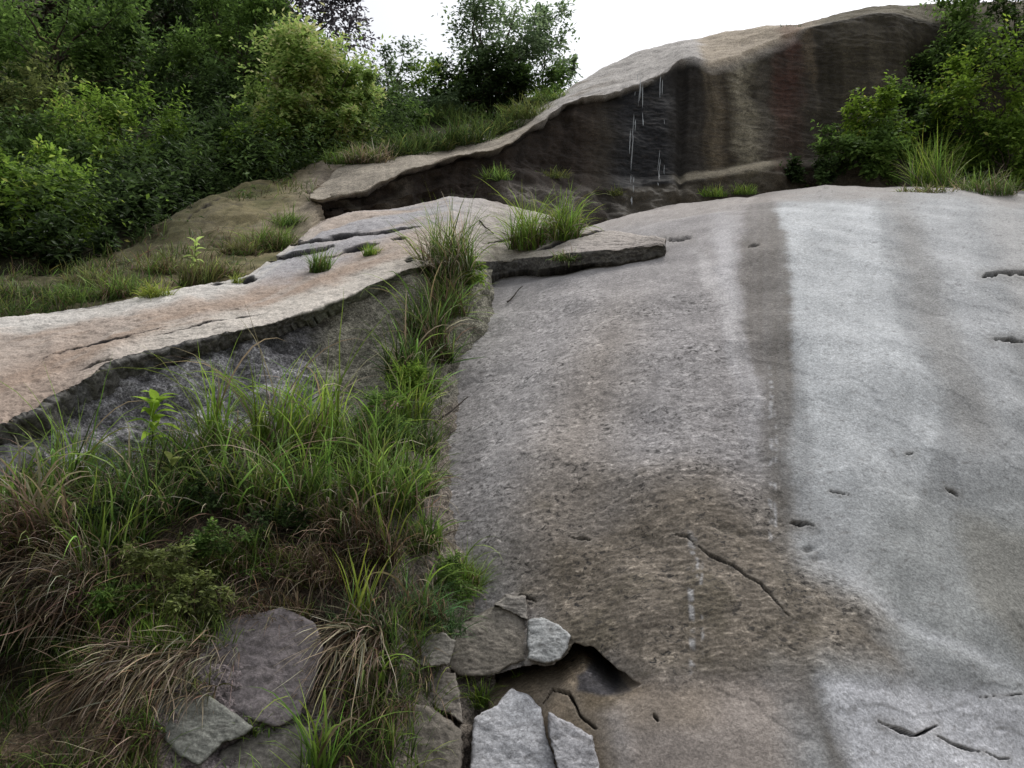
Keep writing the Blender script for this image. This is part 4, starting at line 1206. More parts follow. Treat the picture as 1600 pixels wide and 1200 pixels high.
tuft(150, 440, 46, "dull olive grass on the dark ground behind the fern", [("green_blades", 'olive', 380, 1.0, U1, K1, 0.010, 0.1), ("dry_blades", 'rust', 160, 0.8, U1, K2, 0.009, 0.4)], spread_px=50)
tuft(60, 455, 36, "thin dark grass on the dark ground at the far left", [("green_blades", 'dark', 380, 1.0, U1, K1, 0.010, 0.1), ("dry_blades", 'rust', 160, 0.8, U1, K2, 0.009, 0.4)], spread_px=70)
tuft(255, 420, 44, "brownish grass at the foot of the brown slope", [("green_blades", 'olive', 320, 1.0, U1, K1, 0.010, 0.1), ("dry_blades", 'rust', 200, 0.9, U1, K2, 0.009, 0.3)], spread_px=44)
tuft(340, 425, 44, "dry brown grass between the weedy clump and the slope's green tuft", [("green_blades", 'olive', 180, 1.0, U1, K1, 0.010, 0.1), ("dry_blades", 'rust', 220, 0.9, U1, K2, 0.009, 0.3)], spread_px=36)
tuft(450, 345, 40, "small green tuft under the left end of the overhang", [("green_blades", 'mid', 220, 1.0, U1, K1, 0.011, 0.1)], spread_px=26)
tuft(1120, 305, 24, "bright grass tuft left on the shelf at the cliff foot", [("green_blades", 'bright', 300, 1.0, U0, K1, 0.012, 0.0)], spread_px=22)
tuft(1165, 301, 24, "bright grass tuft right on the shelf at the cliff foot", [("green_blades", 'bright', 300, 1.0, U0, K1, 0.012, 0.0)], spread_px=22)
tuft(1462, 290, 100, "tall green grass clump among the bushes at right", [("green_blades", 'bright', 360, 1.1, U0, K0, 0.014, 0.0), ("dry_blades", 'straw', 70, 0.9, U0, K1, 0.012, 0.1)], spread_px=38)
tuft(1545, 298, 60, "brown and green grass on the slab's crest at right", [("green_blades", 'mid', 300, 1.0, U0, K1, 0.013, 0.0), ("dry_blades", 'straw', 200, 0.9, U1, K1, 0.012, 0.1)], spread_px=50)
tuft(1450, 296, 26, "low dry leafy grass on the slab's crest under the tall clump", [("green_blades", 'olive', 260, 1.0, U2, K1, 0.014, 0.2), ("dry_blades", 'straw', 160, 1.0, U2, K1, 0.012, 0.2)], spread_px=46)
tuft(1232, 37, 18, "small dark sprigs on the cliff skyline", [("green_blades", 'dark', 26, 1.0, U0, K0, 0.014, 0.0)], spread_px=22)
# dark grass on the slope under the see-through tree
for k, (uu, vv, hh, pal, lab) in enumerate([
        (575, 248, 42, 'straw', "straw coloured grass at the lip's left end above the overhang"), (620, 238, 50, 'dark', "olive grass left under the see-through tree"),
        (670, 230, 60, 'dark', "dark long grass under the middle of the see-through tree"), (725, 220, 62, 'dark', "green long grass under the see-through tree"),
        (775, 205, 60, 'dark', "dark long grass on the right under the see-through tree"), (825, 180, 46, 'olive', "olive grass where rock meets the skyline, right of the tree"),
        (700, 190, 50, 'dark', "dark grass behind the long grass, nearest the trunk"), (545, 250, 40, 'mid', "green grass at the top of the brown slope"), (860, 152, 30, 'mid', "thin grass on the rock crest by the skyline")]):
    tuft(uu, vv, hh, lab, [("green_blades", pal, 420, 1.1, U1, K1, 0.016, 0.1), ("dry_blades", 'olive', 160, 0.9, U1, K2, 0.014, 0.3)], spread_px=46)


# --- cover nobody could count: short grass and dead stems matted over the bank
def bank_cover():
    rng = np.random.RandomState(4242)
    u, v = proj(BANK_PTS)
    r1 = np.interp(u, [q[0] for q in BANK[1]], [q[1] for q in BANK[1]])
    ok = np.where((v > r1 + 4 + 30 * pn(BANK_PTS * 1.2, 700)) & (u < 690) & (inside(u, v, [(360, 970), (450, 950), (530, 1000), (540, 1090), (500, 1230), (390, 1250), (240, 1230), (235, 1110), (290, 1050)]) < 0))[0]
    patchy = pn(BANK_PTS * 1.7, 720) + 0.5 * pn(BANK_PTS * 4, 721)
    for nm, n, pals, Lr, kap, hang, lab in (("short_grass", 7000, ('mid', 'dark', 'olive', 'mid'), (0.10, 0.32), (1.0, 0.5), 0.35, "short mixed grass matted over the earthy bank"),
                                            ("dead_grass", 5000, ('rust', 'reddish', 'rust', 'straw'), (0.14, 0.50), (0.6, 0.3), 0.88, "matted dead brown grass hanging down the bank")):
        sel = ok[(patchy[ok] > 0.02)] if nm == 'short_grass' else ok[(patchy[ok] < 0.12)]
        base = BANK_PTS[rng.choice(sel, n)] + rng.normal(0, 0.01, (n, 3))
        az = rng.uniform(0, 2 * np.pi, n)
        az = np.arctan2(np.sin(az) * (1 - hang) - hang, np.cos(az) * (1 - hang)) + rng.normal(0, 0.3, n)
        c0 = np.zeros((n, 3)); c1 = np.zeros((n, 3))
        patch = pn(base * 2.0, 710)
        pick = np.clip(((patch + 0.5) * len(pals) + rng.normal(0, 0.8, n)).astype(int), 0, len(pals) - 1)
        for i, pl in enumerate(pals):
            m = pick == i
            c0[m], c1[m] = jit(rng, pl, int(m.sum()), 0.3)
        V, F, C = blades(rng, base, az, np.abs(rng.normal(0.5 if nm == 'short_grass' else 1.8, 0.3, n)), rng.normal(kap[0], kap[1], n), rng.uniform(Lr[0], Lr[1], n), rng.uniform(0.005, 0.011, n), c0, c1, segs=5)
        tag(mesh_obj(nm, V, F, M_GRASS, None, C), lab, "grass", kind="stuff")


bank_cover()


def slope_cover():
    rng = np.random.RandomState(515)
    h = SLOPE_PTS
    u, v = proj(h)
    bot = np.interp(u, [q[0] for q in SL_BOT], [q[1] for q in SL_BOT])
    top = np.interp(u, [q[0] for q in SL_TOP], [q[1] for q in SL_TOP])
    t = (bot - v) / (bot - top + 1e-6)
    dens = pn(h * 0.9, 730) + 0.5 * pn(h * 2.5, 731) + 0.35 * (1 - sst(180, 360, u)) + 0.25 * (1 - sst(0, 0.35, t))
    ok = np.where((dens > 0.28) & (u > -500) & (u < 500) & (t > 0.02) & (t < 0.98))[0]
    n = 2800
    base = h[rng.choice(ok, n)] + rng.normal(0, 0.02, (n, 3))
    c0 = np.zeros((n, 3)); c1 = np.zeros((n, 3))
    pick = rng.randint(0, 4, n)
    for i, pl in enumerate(('olive', 'dark', 'rust', 'mid')):
        m = pick == i
        c0[m], c1[m] = jit(rng, pl, int(m.sum()), 0.3)
    V, F, C = blades(rng, base, rng.uniform(0, 2 * np.pi, n), np.abs(rng.normal(0.5, 0.3, n)), rng.normal(0.9, 0.4, n), rng.uniform(0.06, 0.26, n), rng.uniform(0.008, 0.016, n), c0, c1, segs=4)
    tag(mesh_obj("slope_grass", V, F, M_GRASS, None, C), "thin short grass scattered over the brown rock slope", "grass", kind="stuff")


slope_cover()


# ------------------------------------------------------------------ tubes (stems, trunks, twigs)
def tube(points, radii, sides=7, seed=0):
    P = np.asarray(points, float); R = np.asarray(radii, float)
    T = np.gradient(P, axis=0); T /= np.linalg.norm(T, axis=1)[:, None] + 1e-9
    ref = np.array([0.31, 0.2, 0.93]) if abs(T[0, 2]) < 0.9 else np.array([1.0, 0.1, 0])
    A = np.cross(T, ref); A /= np.linalg.norm(A, axis=1)[:, None] + 1e-9
    B = np.cross(T, A)
    a = np.linspace(0, 2 * np.pi, sides, endpoint=False)
    V = P[:, None] + R[:, None, None] * (np.cos(a)[None, :, None] * A[:, None] + np.sin(a)[None, :, None] * B[:, None])
    n = len(P)
    i = np.arange(n - 1)[:, None] * sides; k = np.arange(sides)[None]; k2 = (k + 1) % sides
    F = np.stack([i + k, i + k2, i + sides + k2, i + sides + k], -1).reshape(-1, 4)
    return V.reshape(-1, 3), F


def join(parts):
    Vs, Fs, n = [], [], 0
    for V, F in parts:
        Vs.append(V); Fs.append(F + n); n += len(V)
    return np.concatenate(Vs), np.concatenate(Fs)


def bend(a, b, n, amp, rng):
    t = np.linspace(0, 1, n)[:, None]
    p = np.asarray(a) * (1 - t) + np.asarray(b) * t
    off = np.cumsum(rng.normal(0, amp / n, (n, 3)), 0)
    off -= t * off[-1]
    return p + off


# ------------------------------------------------------------------ trees and bushes
def unit(a):
    return a / (np.linalg.norm(a, axis=-1, keepdims=True) + 1e-9)


def foliage(rng, C0, clumps, ns, nl, L, W, pal_a, pal_b, droop=0.25, yellow=0.3):
    """Sprays of leaves. clumps: (centre, radius). Returns verts, quads, colours."""
    o, d, ln, tone = [], [], [], []
    for c, r in clumps:
        k = max(3, int(ns))
        rd = unit(rng.normal(size=(k, 3)))
        oo = c + rd * r * 0.6 * rng.uniform(0, 1, (k, 1)) ** 0.5
        outw = unit(c - C0 + rd * r * 0.8)
        dd = unit(rng.normal(size=(k, 3)) * 0.65 + outw * 0.9 + np.array([0, 0, 0.15]))
        o.append(oo); d.append(dd); ln.append(r * rng.uniform(0.45, 1.0, k)); tone.append(np.full(k, rng.normal(0, 0.32)))
    if len(clumps) > 5:
        k = max(6, int(len(clumps) * 1.6))
        pick = rng.randint(0, len(clumps), k)
        cc = np.array([clumps[i][0] for i in pick]); rr_ = np.array([clumps[i][1] for i in pick])
        dd = unit(unit(cc - C0) + np.array([0, 0, 0.35]) + rng.normal(0, 0.3, (k, 3)))
        o.append(cc + dd * rr_[:, None] * 0.3); d.append(dd); ln.append(rr_ * rng.uniform(1.1, 1.9, k)); tone.append(np.full(k, 0.25))
    o = np.concatenate(o); d = np.concatenate(d); ln = np.concatenate(ln); tone = np.concatenate(tone)
    S = len(o)
    s = (np.arange(nl) + 0.5) / nl
    pos = o[:, None] + d[:, None] * (ln[:, None] * s)[..., None]
    pos[..., 2] -= droop * ln[:, None] * s[None] ** 2
    pos += rng.normal(0, L * 0.25, pos.shape)
    side = unit(np.cross(d, np.array([0, 0, 1.0])) + 1e-4)
    sg = np.where(np.arange(nl) % 2 == 0, 1.0, -1.0)
    ax = unit(d[:, None] * 0.7 + side[:, None] * sg[None, :, None] * 0.85 + rng.normal(0, 0.3, (S, nl, 3)) + np.array([0, 0, -0.22]))
    nm = unit(np.array([0, -0.25, 0.8]) + rng.normal(0, 0.45, (S, nl, 3)) + unit(pos - C0) * 0.5)
    wv = unit(np.cross(ax, nm))
    sz = L * rng.uniform(0.6, 1.25, (S, nl, 1))
    wz = W * sz / L
    b = pos
    m1 = pos + ax * sz * 0.45 + wv * wz * 0.5 + nm * sz * 0.04
    m2 = pos + ax * sz * 0.45 - wv * wz * 0.5 + nm * sz * 0.04
    t = pos + ax * sz - nm * sz * 0.10
    V = np.stack([b, m1, t, m2], 2).reshape(-1, 3)
    N = S * nl
    F = np.arange(N * 4).reshape(N, 4)
    k = np.clip(rng.beta(1.6, 2.2, (S, nl)) * (0.55 + 0.75 * s[None] * yellow * 1.6) + 0.5 * tone[:, None] * 0.6, 0, 1.15)[..., None]
    col = np.array(pal_a) * (1 - k) + np.array(pal_b) * k
    col = col * np.exp(tone[:, None, None] * 0.6 + rng.normal(0, 0.22, (S, nl, 1)))
    col = np.repeat(np.clip(col, 0.004, 0.5).reshape(N, 1, 3), 4, 1).reshape(-1, 3)
    return V, F, col


PALS = {'fresh': ((0.065, 0.13, 0.02), (0.36, 0.52, 0.09)), 'lime': ((0.22, 0.34, 0.08), (0.54, 0.68, 0.22)), 'deep': ((0.028, 0.05, 0.018), (0.10, 0.16, 0.048)),
        'mid': ((0.05, 0.095, 0.024), (0.25, 0.39, 0.09)), 'olive': ((0.07, 0.09, 0.03), (0.30, 0.35, 0.11)), 'plum': ((0.055, 0.05, 0.06), (0.13, 0.12, 0.125)),
        'pale': ((0.09, 0.145, 0.07), (0.33, 0.43, 0.22)), 'glow': ((0.06, 0.115, 0.014), (0.38, 0.56, 0.075))}
TREE_N = [0]


def tree(name, label, cat, uc, vc, wpx, hpx, y, pal, nclump, ns, nl=9, L=0.10, W=0.045, base_dx=0.0, base_dy=0.0, trunk_r=0.05, group=None, clump_r=0.36, droop=0.25, depth=0.8, yellow=0.3, base_z=None):
    TREE_N[0] += 1
    rng = np.random.RandomState(5000 + 91 * TREE_N[0])
    left = uc < 560 and cat != 'herb'
    if cat == 'herb':
        ns = int(ns * 0.8)
    elif left:
        wpx, hpx, ns, L, W = wpx * 1.22, hpx * 1.22, int(ns * 0.75), L * 1.25, W * 1.3
    else:
        wpx, hpx, ns, L, W = wpx * 1.12, hpx * 1.12, int(ns * 0.75), L * 1.2, W * 1.25
    C0 = pt(uc, vc, y)
    m = y / FPX * 1.05
    rx, rz = wpx * m / 2, hpx * m / 2
    ry = rx * depth
    bx, by = C0[0] + base_dx, C0[1] + base_dy
    bz = ground_z(bx, by) if base_z is None else base_z
    bz = min(bz, C0[2] - 0.3 * rz)
    root = empty(name, (bx, by, bz))
    tag(root, label, cat, group)
    B = np.array([bx, by, bz])
    dirs = unit(rng.normal(size=(nclump, 3)))
    rad = rng.uniform(0.2, 1.15, (nclump, 1)) ** 0.6 * 0.8
    cen = C0 + dirs * rad * np.array([rx, ry, rz])
    cr = min(rx, rz * 1.3) * clump_r
    clumps = [(c, cr * rng.uniform(0.5, 1.4)) for c in cen]
    V, F, C = foliage(rng, C0, clumps, ns, nl, L, W, *PALS[pal], droop=droop, yellow=yellow)
    mesh_obj("crown", V - B, F, M_LEAF, root, C, smooth=False)
    fork = B * 0.45 + C0 * 0.55
    fork[2] = bz + (C0[2] - bz) * 0.5
    parts = [tube(bend(B - np.array([0, 0, 0.15]), fork, 7, 0.25 * rx, rng), np.linspace(trunk_r, trunk_r * 0.7, 7))]
    order = rng.permutation(nclump)[:max(5, nclump // 2)]
    for k in order:
        parts.append(tube(bend(fork, clumps[k][0], 6, 0.3 * rx, rng), np.linspace(trunk_r * 0.5, trunk_r * 0.12, 6), sides=5))
    Vt, Ft = join(parts)
    ct = np.array([0.075, 0.062, 0.048]) * (1 + 0.3 * pn(Vt * 9, 801))[:, None]
    mesh_obj("trunk", Vt - B, Ft, M_BARK, root, ct)
    return root


TG = "trees on the wooded hillside"
# far row
tree("tree", "dark greyish purple tree at the top, left of the sky gap", "tree", 455, 20, 230, 170, 27, 'plum', 30, 46, 9, 0.17, 0.075, group=TG, trunk_r=0.12)
tree("tree", "dark tree in the top left corner behind the others", "tree", 90, 10, 330, 220, 26, 'deep', 34, 50, 9, 0.19, 0.08, group=TG, trunk_r=0.12)
tree("tree", "dark tree filling the top between left corner and purple tree", "tree", 270, 20, 300, 240, 25, 'deep', 34, 50, 9, 0.18, 0.08, group=TG, trunk_r=0.12)
# middle row
tree("tree", "deep green tree with layered boughs at upper left", "tree", 95, 70, 290, 190, 19, 'mid', 30, 48, 9, 0.13, 0.055, group=TG, trunk_r=0.09)
tree("tree", "soft feathery green tree at top centre of the wood", "tree", 375, 80, 190, 190, 19, 'mid', 34, 48, 10, 0.12, 0.045, group=TG, trunk_r=0.09)
tree("tree", "shadowy dark tree in the middle of the wood", "tree", 235, 170, 260, 240, 20, 'deep', 32, 48, 9, 0.14, 0.06, group=TG, trunk_r=0.09)
tree("tree", "shaded green tree left of the light yellow-green tree", "tree", 350, 190, 150, 190, 18, 'deep', 26, 46, 9, 0.11, 0.045, group=TG, trunk_r=0.08)
tree("tree", "light yellow-green tree beside the sky gap", "tree", 488, 150, 200, 175, 15.3, 'lime', 42, 40, 10, 0.10, 0.046, group=TG, trunk_r=0.07)
tree("tree", "green lower tree under the light yellow-green one", "tree", 535, 205, 150, 80, 15.2, 'lime', 26, 42, 9, 0.10, 0.042, group=TG, trunk_r=0.06)
tree("tree", "thin pale tree with sky showing through, right of the yellow-green tree", "tree", 615, 140, 130, 170, 20, 'pale', 20, 20, 8, 0.10, 0.045, group=TG, trunk_r=0.05)
tree("tree", "dark open-crowned tree standing against the sky at top centre", "tree", 765, 78, 210, 170, 20.5, 'pale', 44, 28, 9, 0.11, 0.05, group=TG, trunk_r=0.08, clump_r=0.34)
tree("tree", "dense dark lower half of the skyline growth, a shrub under the open tree", "tree", 770, 140, 190, 110, 20, 'deep', 26, 36, 9, 0.12, 0.055, group=TG, trunk_r=0.06)
tree("tree", "airy sapling with hanging leaves right of the open-crowned tree", "tree", 850, 40, 90, 120, 21, 'pale', 9, 14, 9, 0.15, 0.05, group=TG, trunk_r=0.03, droop=0.5)
tree("tree", "thin sapling on the skyline just above the rock crest", "tree", 870, 110, 90, 70, 20.5, 'pale', 8, 14, 8, 0.12, 0.05, group=TG, trunk_r=0.03)
tree("bush", "loose pale shrub on the skyline left of the dense dark shrub", "bush", 665, 185, 150, 80, 19.6, 'pale', 22, 30, 8, 0.10, 0.045, group=TG, trunk_r=0.04)
tree("bush", "green shrub on the skyline between open-crowned tree and rock crest", "bush", 835, 140, 110, 80, 19.9, 'mid', 18, 30, 8, 0.10, 0.045, group=TG, trunk_r=0.04)
tree("bush", "hazy shrub under the thin pale tree at the sky gap", "bush", 610, 190, 120, 90, 18.6, 'mid', 20, 32, 8, 0.10, 0.045, group=TG, trunk_r=0.04)
tree("tree", "sparse small tree between the pale tree and the open-crowned one", "tree", 680, 150, 110, 110, 20.2, 'fresh', 16, 22, 8, 0.11, 0.05, group=TG, trunk_r=0.04)
tree("bush", "left of two small light bushes added before the yellow-green tree to lighten its lower half", "bush", 440, 180, 110, 80, 14.9, 'lime', 20, 30, 9, 0.085, 0.038, group=TG, trunk_r=0.03)  # added bush: pale leaves brighten the tree's dark lower half
tree("bush", "right of two small light bushes added before the yellow-green tree to lighten its lower half", "bush", 548, 150, 100, 110, 15.3, 'lime', 20, 30, 9, 0.085, 0.038, group=TG, trunk_r=0.03)  # second added bush, brightening the lower crown on its right
# near bushes on the left
BG = "bushes at the wood's edge"
tree("bush", "bright leafy bush cut by the left edge above the ledge", "bush", 30, 330, 230, 190, 11, 'fresh', 34, 44, 9, 0.085, 0.036, group=BG, trunk_r=0.04)
tree("bush", "round bush with lit tips in the middle left of the wood", "bush", 195, 225, 210, 150, 14, 'fresh', 34, 42, 9, 0.085, 0.034, group=BG, trunk_r=0.04)
tree("bush", "olive ferny bush at the left edge under the deep green tree", "bush", 40, 175, 190, 150, 15, 'olive', 28, 42, 9, 0.09, 0.036, group=BG, trunk_r=0.04)
tree("bush", "dark bush below the round bush with lit tips", "bush", 190, 300, 240, 130, 13.4, 'deep', 30, 44, 9, 0.09, 0.04, group=BG, trunk_r=0.04)
tree("bush", "dark undergrowth bush at the bend of the brown slope", "bush", 320, 250, 150, 130, 15.5, 'deep', 24, 42, 9, 0.10, 0.042, group=BG, trunk_r=0.04)
tree("bush", "low green bush trailing along the top of the brown slope", "bush", 425, 235, 150, 66, 14.9, 'fresh', 22, 38, 9, 0.085, 0.036, group=BG, trunk_r=0.03)
tree("bush", "low dark bush at the left end of the brown slope", "bush", 90, 395, 190, 70, 10.6, 'deep', 24, 40, 9, 0.08, 0.034, group=BG, trunk_r=0.03)
tree("bush", "dark shrub filling the hollow between round bush and left-edge bush", "bush", 110, 270, 180, 150, 14.6, 'mid', 28, 42, 9, 0.09, 0.036, group=BG, trunk_r=0.03)
for a in (("bush", "shadowed shrub in the gap under the purple tree", "bush", 400, 90, 150, 130, 21, 'deep', 24, 44, 9, 0.12, 0.05),
          ("bush", "dark fern-like shrub above the bend of the brown slope", "bush", 250, 330, 150, 80, 12.6, 'deep', 22, 40, 9, 0.08, 0.035),
          ("bush", "small light bush tucked under the yellow-green tree's left side", "bush", 405, 200, 110, 90, 16.8, 'fresh', 20, 36, 9, 0.09, 0.036),
          ("bush", "dim green shrub at the left edge between bright bush and olive bush", "bush", 10, 245, 150, 120, 13.2, 'mid', 24, 42, 9, 0.085, 0.035),
          ("bush", "grey-green shrub on the slope left of the long grass", "bush", 585, 215, 110, 60, 16.8, 'mid', 18, 36, 9, 0.09, 0.036)):
    tree(*a, group=BG, trunk_r=0.04)
# low leafy herbs among the grass of the bank
HG = "low leafy herbs on the bank"


def herb(u, v, wpx, hpx, pal, label, L=0.035, W=0.014, n=14, ns=16):
    p = stand(u, v)
    tree("herb", label, "herb", u, v - hpx * 0.45, wpx, hpx, p[1] - 0.05, pal, n, ns, 8, L, W, group=HG, trunk_r=0.006, clump_r=0.4, base_z=p[2])


herb(250, 900, 120, 60, 'olive', "olive small-leaved herb in the middle of the bank")
herb(350, 880, 110, 60, 'mid', "green small-leaved herb right of the olive one")
herb(300, 960, 110, 60, 'olive', "yellowish small-leaved herb above the stony patch")
herb(200, 960, 90, 60, 'mid', "green herb beside the bright cushion's left side")
herb(430, 840, 100, 60, 'deep', "dark herb under the arching grass")
herb(600, 700, 90, 90, 'mid', "leafy dark herb around the pink flowers", 0.05, 0.013)
herb(640, 620, 60, 60, 'fresh', "fresh green leafy sprig above the pink flowers", 0.05, 0.013)
herb(735, 445, 44, 50, 'fresh', "fresh leafy sprig under the ledge at the joint's top", 0.05, 0.02)
herb(690, 950, 90, 80, 'mid', "willowy green herb left of the cracked blocks", 0.05, 0.011)
herb(150, 830, 110, 60, 'deep', "dark herb between straw grass and the broad-leaved plant")
herb(330, 790, 110, 60, 'deep', "dark leafy herb below the tall slim grass")
# right-hand bushes
RG = "bushes on the slab's crest"
tree("tree", "dark tree in the top right corner", "tree", 1570, 50, 230, 230, 16.6, 'mid', 34, 46, 9, 0.10, 0.042, group=RG, trunk_r=0.08)
tree("bush", "brightest green bush at the right edge above the slab", "bush", 1530, 165, 240, 160, 15.6, 'glow', 32, 38, 9, 0.085, 0.042, group=RG, trunk_r=0.04)
tree("bush", "small leafy bush reaching left in front of the cliff", "bush", 1370, 195, 120, 110, 15.2, 'glow', 16, 24, 9, 0.09, 0.045, group=RG, trunk_r=0.03)
tree("bush", "dark low bush at the right foot of the cliff", "bush", 1335, 252, 180, 90, 15.2, 'mid', 28, 40, 9, 0.085, 0.04, group=RG, trunk_r=0.03)
tree("bush", "shadowy bush under the top right tree, behind the bright bush", "bush", 1470, 110, 130, 130, 16.6, 'mid', 26, 40, 9, 0.085, 0.04, group=RG, trunk_r=0.03)
tree("bush", "lowest dark bush in the corner where cliff meets slab crest", "bush", 1270, 275, 110, 44, 15.0, 'deep', 20, 34, 9, 0.075, 0.035, group=RG, trunk_r=0.02)
tree("bush", "green bush at the right edge beside the tall grass clump", "bush", 1570, 235, 150, 110, 15, 'fresh', 28, 40, 9, 0.085, 0.04, group=RG, trunk_r=0.03)
tree("bush", "deep green bush between the cliff and the bright right-hand bush", "bush", 1430, 200, 150, 150, 15.9, 'mid', 28, 40, 9, 0.085, 0.04, group=RG, trunk_r=0.03)


# undergrowth nobody could count, over the wood's floor
def undergrowth():
    rng = np.random.RandomState(77)
    h = HILL_PTS
    u, v = proj(h)
    for nm, n, sel, pa, pb, lab in (("undergrowth", 1150, (u > -600) & (u < 640) & (h[:, 1] < 27), (0.026, 0.045, 0.016), (0.095, 0.15, 0.045), "dark leafy undergrowth covering the floor of the left wood"),):
        ok = np.where(sel)[0]
        c = h[rng.choice(ok, n)] + rng.normal(0, 0.25, (n, 3)) * np.array([1, 1, 0.3])
        c[:, 2] += rng.uniform(0.1, 0.6, n)
        V, F, C = foliage(rng, c.mean(0) - np.array([0, -30.0, 40]), [(q, 0.6) for q in c], 8, 8, 0.11, 0.045, pa, pb)
        tag(mesh_obj(nm, V, F, M_LEAF, None, C, smooth=False), lab, "undergrowth", kind="stuff")


undergrowth()


# ------------------------------------------------------------------ leafy plants, fern, flowers, sticks
def leaf_mesh(L, W, droop, rng, pal):
    n = 7
    j = np.linspace(0, 1, n)
    x = L * j
    z = -droop * L * j ** 2 + 0.12 * L * np.sin(np.pi * j)
    w = W * 0.5 * np.sin(np.pi * np.clip(j, 0.02, 0.99) ** 0.8)
    V = np.concatenate([np.stack([x, -w, z + 0.2 * w], 1), np.stack([x, 0 * w, z], 1), np.stack([x, w, z + 0.2 * w], 1)])
    F = []
    for r in range(2):
        for k in range(n - 1):
            F.append((r * n + k, r * n + k + 1, (r + 1) * n + k + 1, (r + 1) * n + k))
    a, b = (np.array(q) for q in PALS[pal])
    c = (a * 0.25 + b * 0.75) * np.exp(rng.normal(0, 0.2))
    return V, np.array(F), np.tile(c, (len(V), 1))


def rotz(V, a, tiltv):
    ca, sa = math.cos(a), math.sin(a); ct, st = math.cos(tiltv), math.sin(tiltv)
    x = V[:, 0] * ct - V[:, 2] * st; z = V[:, 0] * st + V[:, 2] * ct
    return np.stack([x * ca - V[:, 1] * sa, x * sa + V[:, 1] * ca, z], 1)


def leafy_plant(u, v, top_px, label, nleaf, Lpx, pal, seed):
    rng = np.random.RandomState(seed)
    p = stand(u, v); m = p[1] / FPX * 1.03
    root = empty("leafy_plant", p); tag(root, label, "plant")
    H = top_px * m
    st = bend((0, 0, -0.03), (0.03, -0.1, H), 8, 0.04, rng)
    V, F = tube(st, np.linspace(0.008, 0.004, 8), 6)
    mesh_obj("stem", V, F, M_LEAF, root, np.tile([0.07, 0.09, 0.03], (len(V), 1)))
    for k in range(nleaf):
        t = 0.35 + 0.65 * (k / (nleaf - 1)) ** 0.7
        pos = np.array([np.interp(t, np.linspace(0, 1, 8), st[:, i]) for i in range(3)])
        V, F, C = leaf_mesh(Lpx * m * (1.15 - 0.45 * t) * rng.uniform(0.85, 1.15), Lpx * m * 0.30, 0.35, rng, pal)
        mesh_obj("leaf", rotz(V, k * 2.4 + rng.normal(0, 0.2), 0.15 + 0.7 * t * t) + pos, F, M_LEAF, root, C)
    return root


leafy_plant(240, 712, 84, "broad-leaved bright green plant in front of the rock face", 18, 50, 'glow', 31)
leafy_plant(262, 770, 50, "small yellowing broad-leaved plant low beneath the bright one", 9, 42, 'olive', 32)
leafy_plant(300, 432, 58, "slender yellow-green weed rising at the back of the ledge", 14, 22, 'lime', 33)


def fern(u, v, label, seed):
    rng = np.random.RandomState(seed)
    p = stand(u, v); m = p[1] / FPX * 1.03
    root = empty("fern", p); tag(root, label, "fern")
    for k in range(8):
        a = rng.uniform(0, 2 * np.pi); ln = 52 * m * rng.uniform(0.7, 1.1)
        j = np.linspace(0, 1, 14)
        x = ln * j; z = ln * (0.75 * j - 0.6 * j ** 2)
        parts = []
        for i in range(1, 14):
            for s in (-1, 1):
                l = ln * 0.22 * math.sin(math.pi * min(0.97, 0.12 + j[i] * 0.86))
                b = np.array([x[i], 0, z[i]])
                V = np.array([b, b + np.array([0.25 * l - 0.006, s * l * 0.5, 0.01]), b + np.array([0.4 * l, s * l, -0.02]), b + np.array([0.35 * l + 0.006, s * l * 0.5, 0])])
                parts.append((V, np.array([[0, 1, 2, 3]])))
        sv = np.stack([x, 0 * x, z], 1)
        parts.append(tube(sv, np.linspace(0.004, 0.0015, 14), 4))
        V, F = join(parts)
        c = np.array([0.11, 0.17, 0.035]) * np.exp(rng.normal(0, 0.2))
        mesh_obj("frond", rotz(V, a, 0.25), F, M_LEAF, root, np.tile(c, (len(V), 1)))


fern(105, 470, "light green fern at the back edge of the ledge on the left", 41)

M_PETAL = leaf_material("petal", 0.3, 0.6, 0.2)


def flower_plant(u, v, label):
    rng = np.random.RandomState(51)
    p = stand(u, v); p = p + np.array([0, -0.12, 0.05]); m = p[1] / FPX * 1.03
    root = empty("flowering_plant", p); tag(root, label, "flower")
    for k, (du, dv, c) in enumerate([(-6, 24, (0.55, 0.24, 0.33)), (10, 15, (0.62, 0.42, 0.44)), (15, 19, (0.66, 0.50, 0.50)), (4, 6, (0.60, 0.36, 0.42)), (-22, 12, (0.5, 0.3, 0.3))]):
        top = np.array([du * m, -0.10 - 0.02 * k, dv * m])
        V, F = tube(bend((0.01 * k - 0.02, 0.1, -0.25), top, 8, 0.05, rng), np.linspace(0.004, 0.0025, 8), 5)
        mesh_obj("stem", V, F, M_LEAF, root, np.tile([0.09, 0.075, 0.03], (len(V), 1)))
        n = 70
        d = unit(rng.normal(size=(n, 3)) + np.array([0, 0, 0.5]))
        s = unit(np.cross(d, rng.normal(size=(n, 3))))
        l = 0.026 * rng.uniform(0.7, 1.1, (n, 1))
        V = np.stack([top + d * 0.004, top + d * l * 0.7 + s * 0.005, top + d * l, top + d * l * 0.7 - s * 0.005], 1).reshape(-1, 3)
        F = np.arange(n * 4).reshape(n, 4)
        C = np.repeat(np.array(c) * np.exp(rng.normal(0, 0.15, (n, 1))), 4, 0)
        mesh_obj("flower_head", V, F, M_PETAL, root, C)
    V, F, C = foliage(rng, np.array([0, 0.05, -0.05]), [(np.array([-0.06, 0, -0.1]), 0.12), (np.array([0.06, -0.02, -0.08]), 0.12), (np.array([0, -0.04, -0.18]), 0.13)], 12, 8, 0.05, 0.016, *PALS['mid'])
    mesh_obj("foliage", V, F, M_LEAF, root, C, smooth=False)


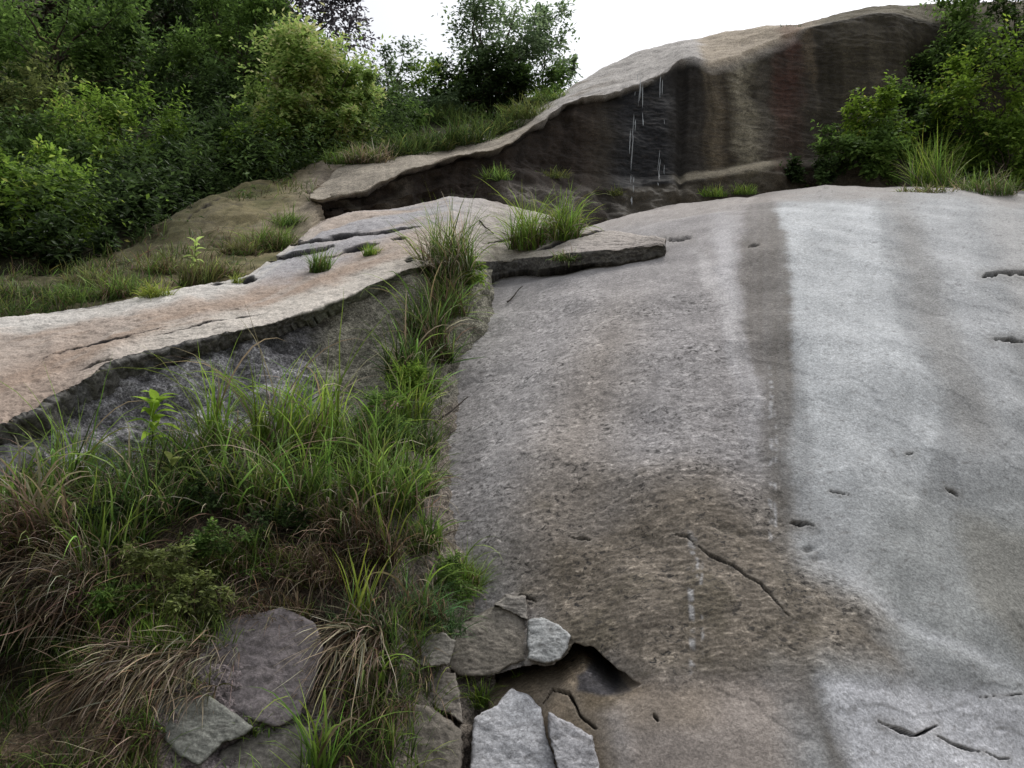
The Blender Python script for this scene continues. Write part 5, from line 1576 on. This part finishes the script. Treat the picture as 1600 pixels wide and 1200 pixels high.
flower_plant(612, 668, "small plant with pink fluffy flower heads beside the slab's left rim")


def stick(a, b, r, label, off=0.03):
    p0, p1 = stand(*a), stand(*b)
    rng = np.random.RandomState(int(a[0]))
    p0 = p0 + np.array([0, -off * 0.6, off * 0.6]); p1 = p1 + np.array([0, -off, off])
    V, F = tube(bend(p0, p1, 9, 0.05, rng) - p0, np.linspace(r, r * 0.5, 9), 6)
    o = mesh_obj("dead_stick", V, F, M_BARK, None, np.tile([0.05, 0.042, 0.035], (len(V), 1)))
    o.location = p0
    tag(o, label, "stick")


stick((789, 472), (812, 448), 0.010, "short dark stick lying on the slab below the ledge")
stick((684, 664), (728, 622), 0.010, "thin dark twig leaning on the slab right of the pink flowers")
stick((754, 342), (776, 366), 0.011, "thin dead stem leaning at the base of the large bright clump")


# ------------------------------------------------------------------ water running down the cliff
def trickle(u, v0, v1, w, label, seed, dense=1.0):
    rng = np.random.RandomState(seed)
    parts = []
    vs_ = np.arange(v0, v1, 2.0)
    pts_ = np.array([stand(u + (v - v0) * -0.03, v, 4.0) for v in vs_])
    tt = np.linspace(0, 1, len(vs_))
    pts_[:, 0] = np.polyval(np.polyfit(tt, pts_[:, 0], 1), tt)
    pts_[:, 2] = np.linspace(pts_[0, 2], pts_[-1, 2], len(vs_))
    # a falling thread keeps in front of whatever rock it has passed
    pts_[:, 1] = np.minimum(np.polyval(np.polyfit(tt, pts_[:, 1], 2), tt), pts_[:, 1].min() + 0.4) - 0.12
    for k in range(w):
        i = rng.randint(0, 8)
        while i < len(vs_) - 4:
            n = rng.randint(4, 22)
            dx = rng.normal(0, 0.03)
            j = min(len(vs_), i + n)
            if j - i >= 3:
                seg = pts_[i:j] + np.array([dx, rng.normal(0, 0.01) - 0.01, 0]) + np.cumsum(rng.normal(0, 0.0012, (j - i, 3)), 0)
                rr = np.interp(np.linspace(0, 1, j - i), [0, 0.2, 0.8, 1], [0.003, 1, 1, 0.2]) * rng.uniform(0.002, 0.007)
                parts.append(tube(seg, rr, 5))
            i = j + rng.randint(1, int(3 + 12 / dense))
    V, F = join(parts)
    o = mesh_obj("waterfall", V, F, M_WATER)
    tag(o, label, kind="structure")


trickle(993, 136, 326, 3, "long thin thread of falling water on the black wet rock", 3, 1.0)
trickle(1004, 132, 200, 2, "short upper thread of water beside the long one", 4, 0.8)
trickle(1034, 112, 200, 2, "faint thread of water right of the long one", 5, 0.5)
trickle(1026, 240, 300, 2, "short white spurt of water low on the wet rock", 6, 1.5)
trickle(1040, 242, 285, 1, "thin low thread of water at the right of the wet rock", 7, 0.8)
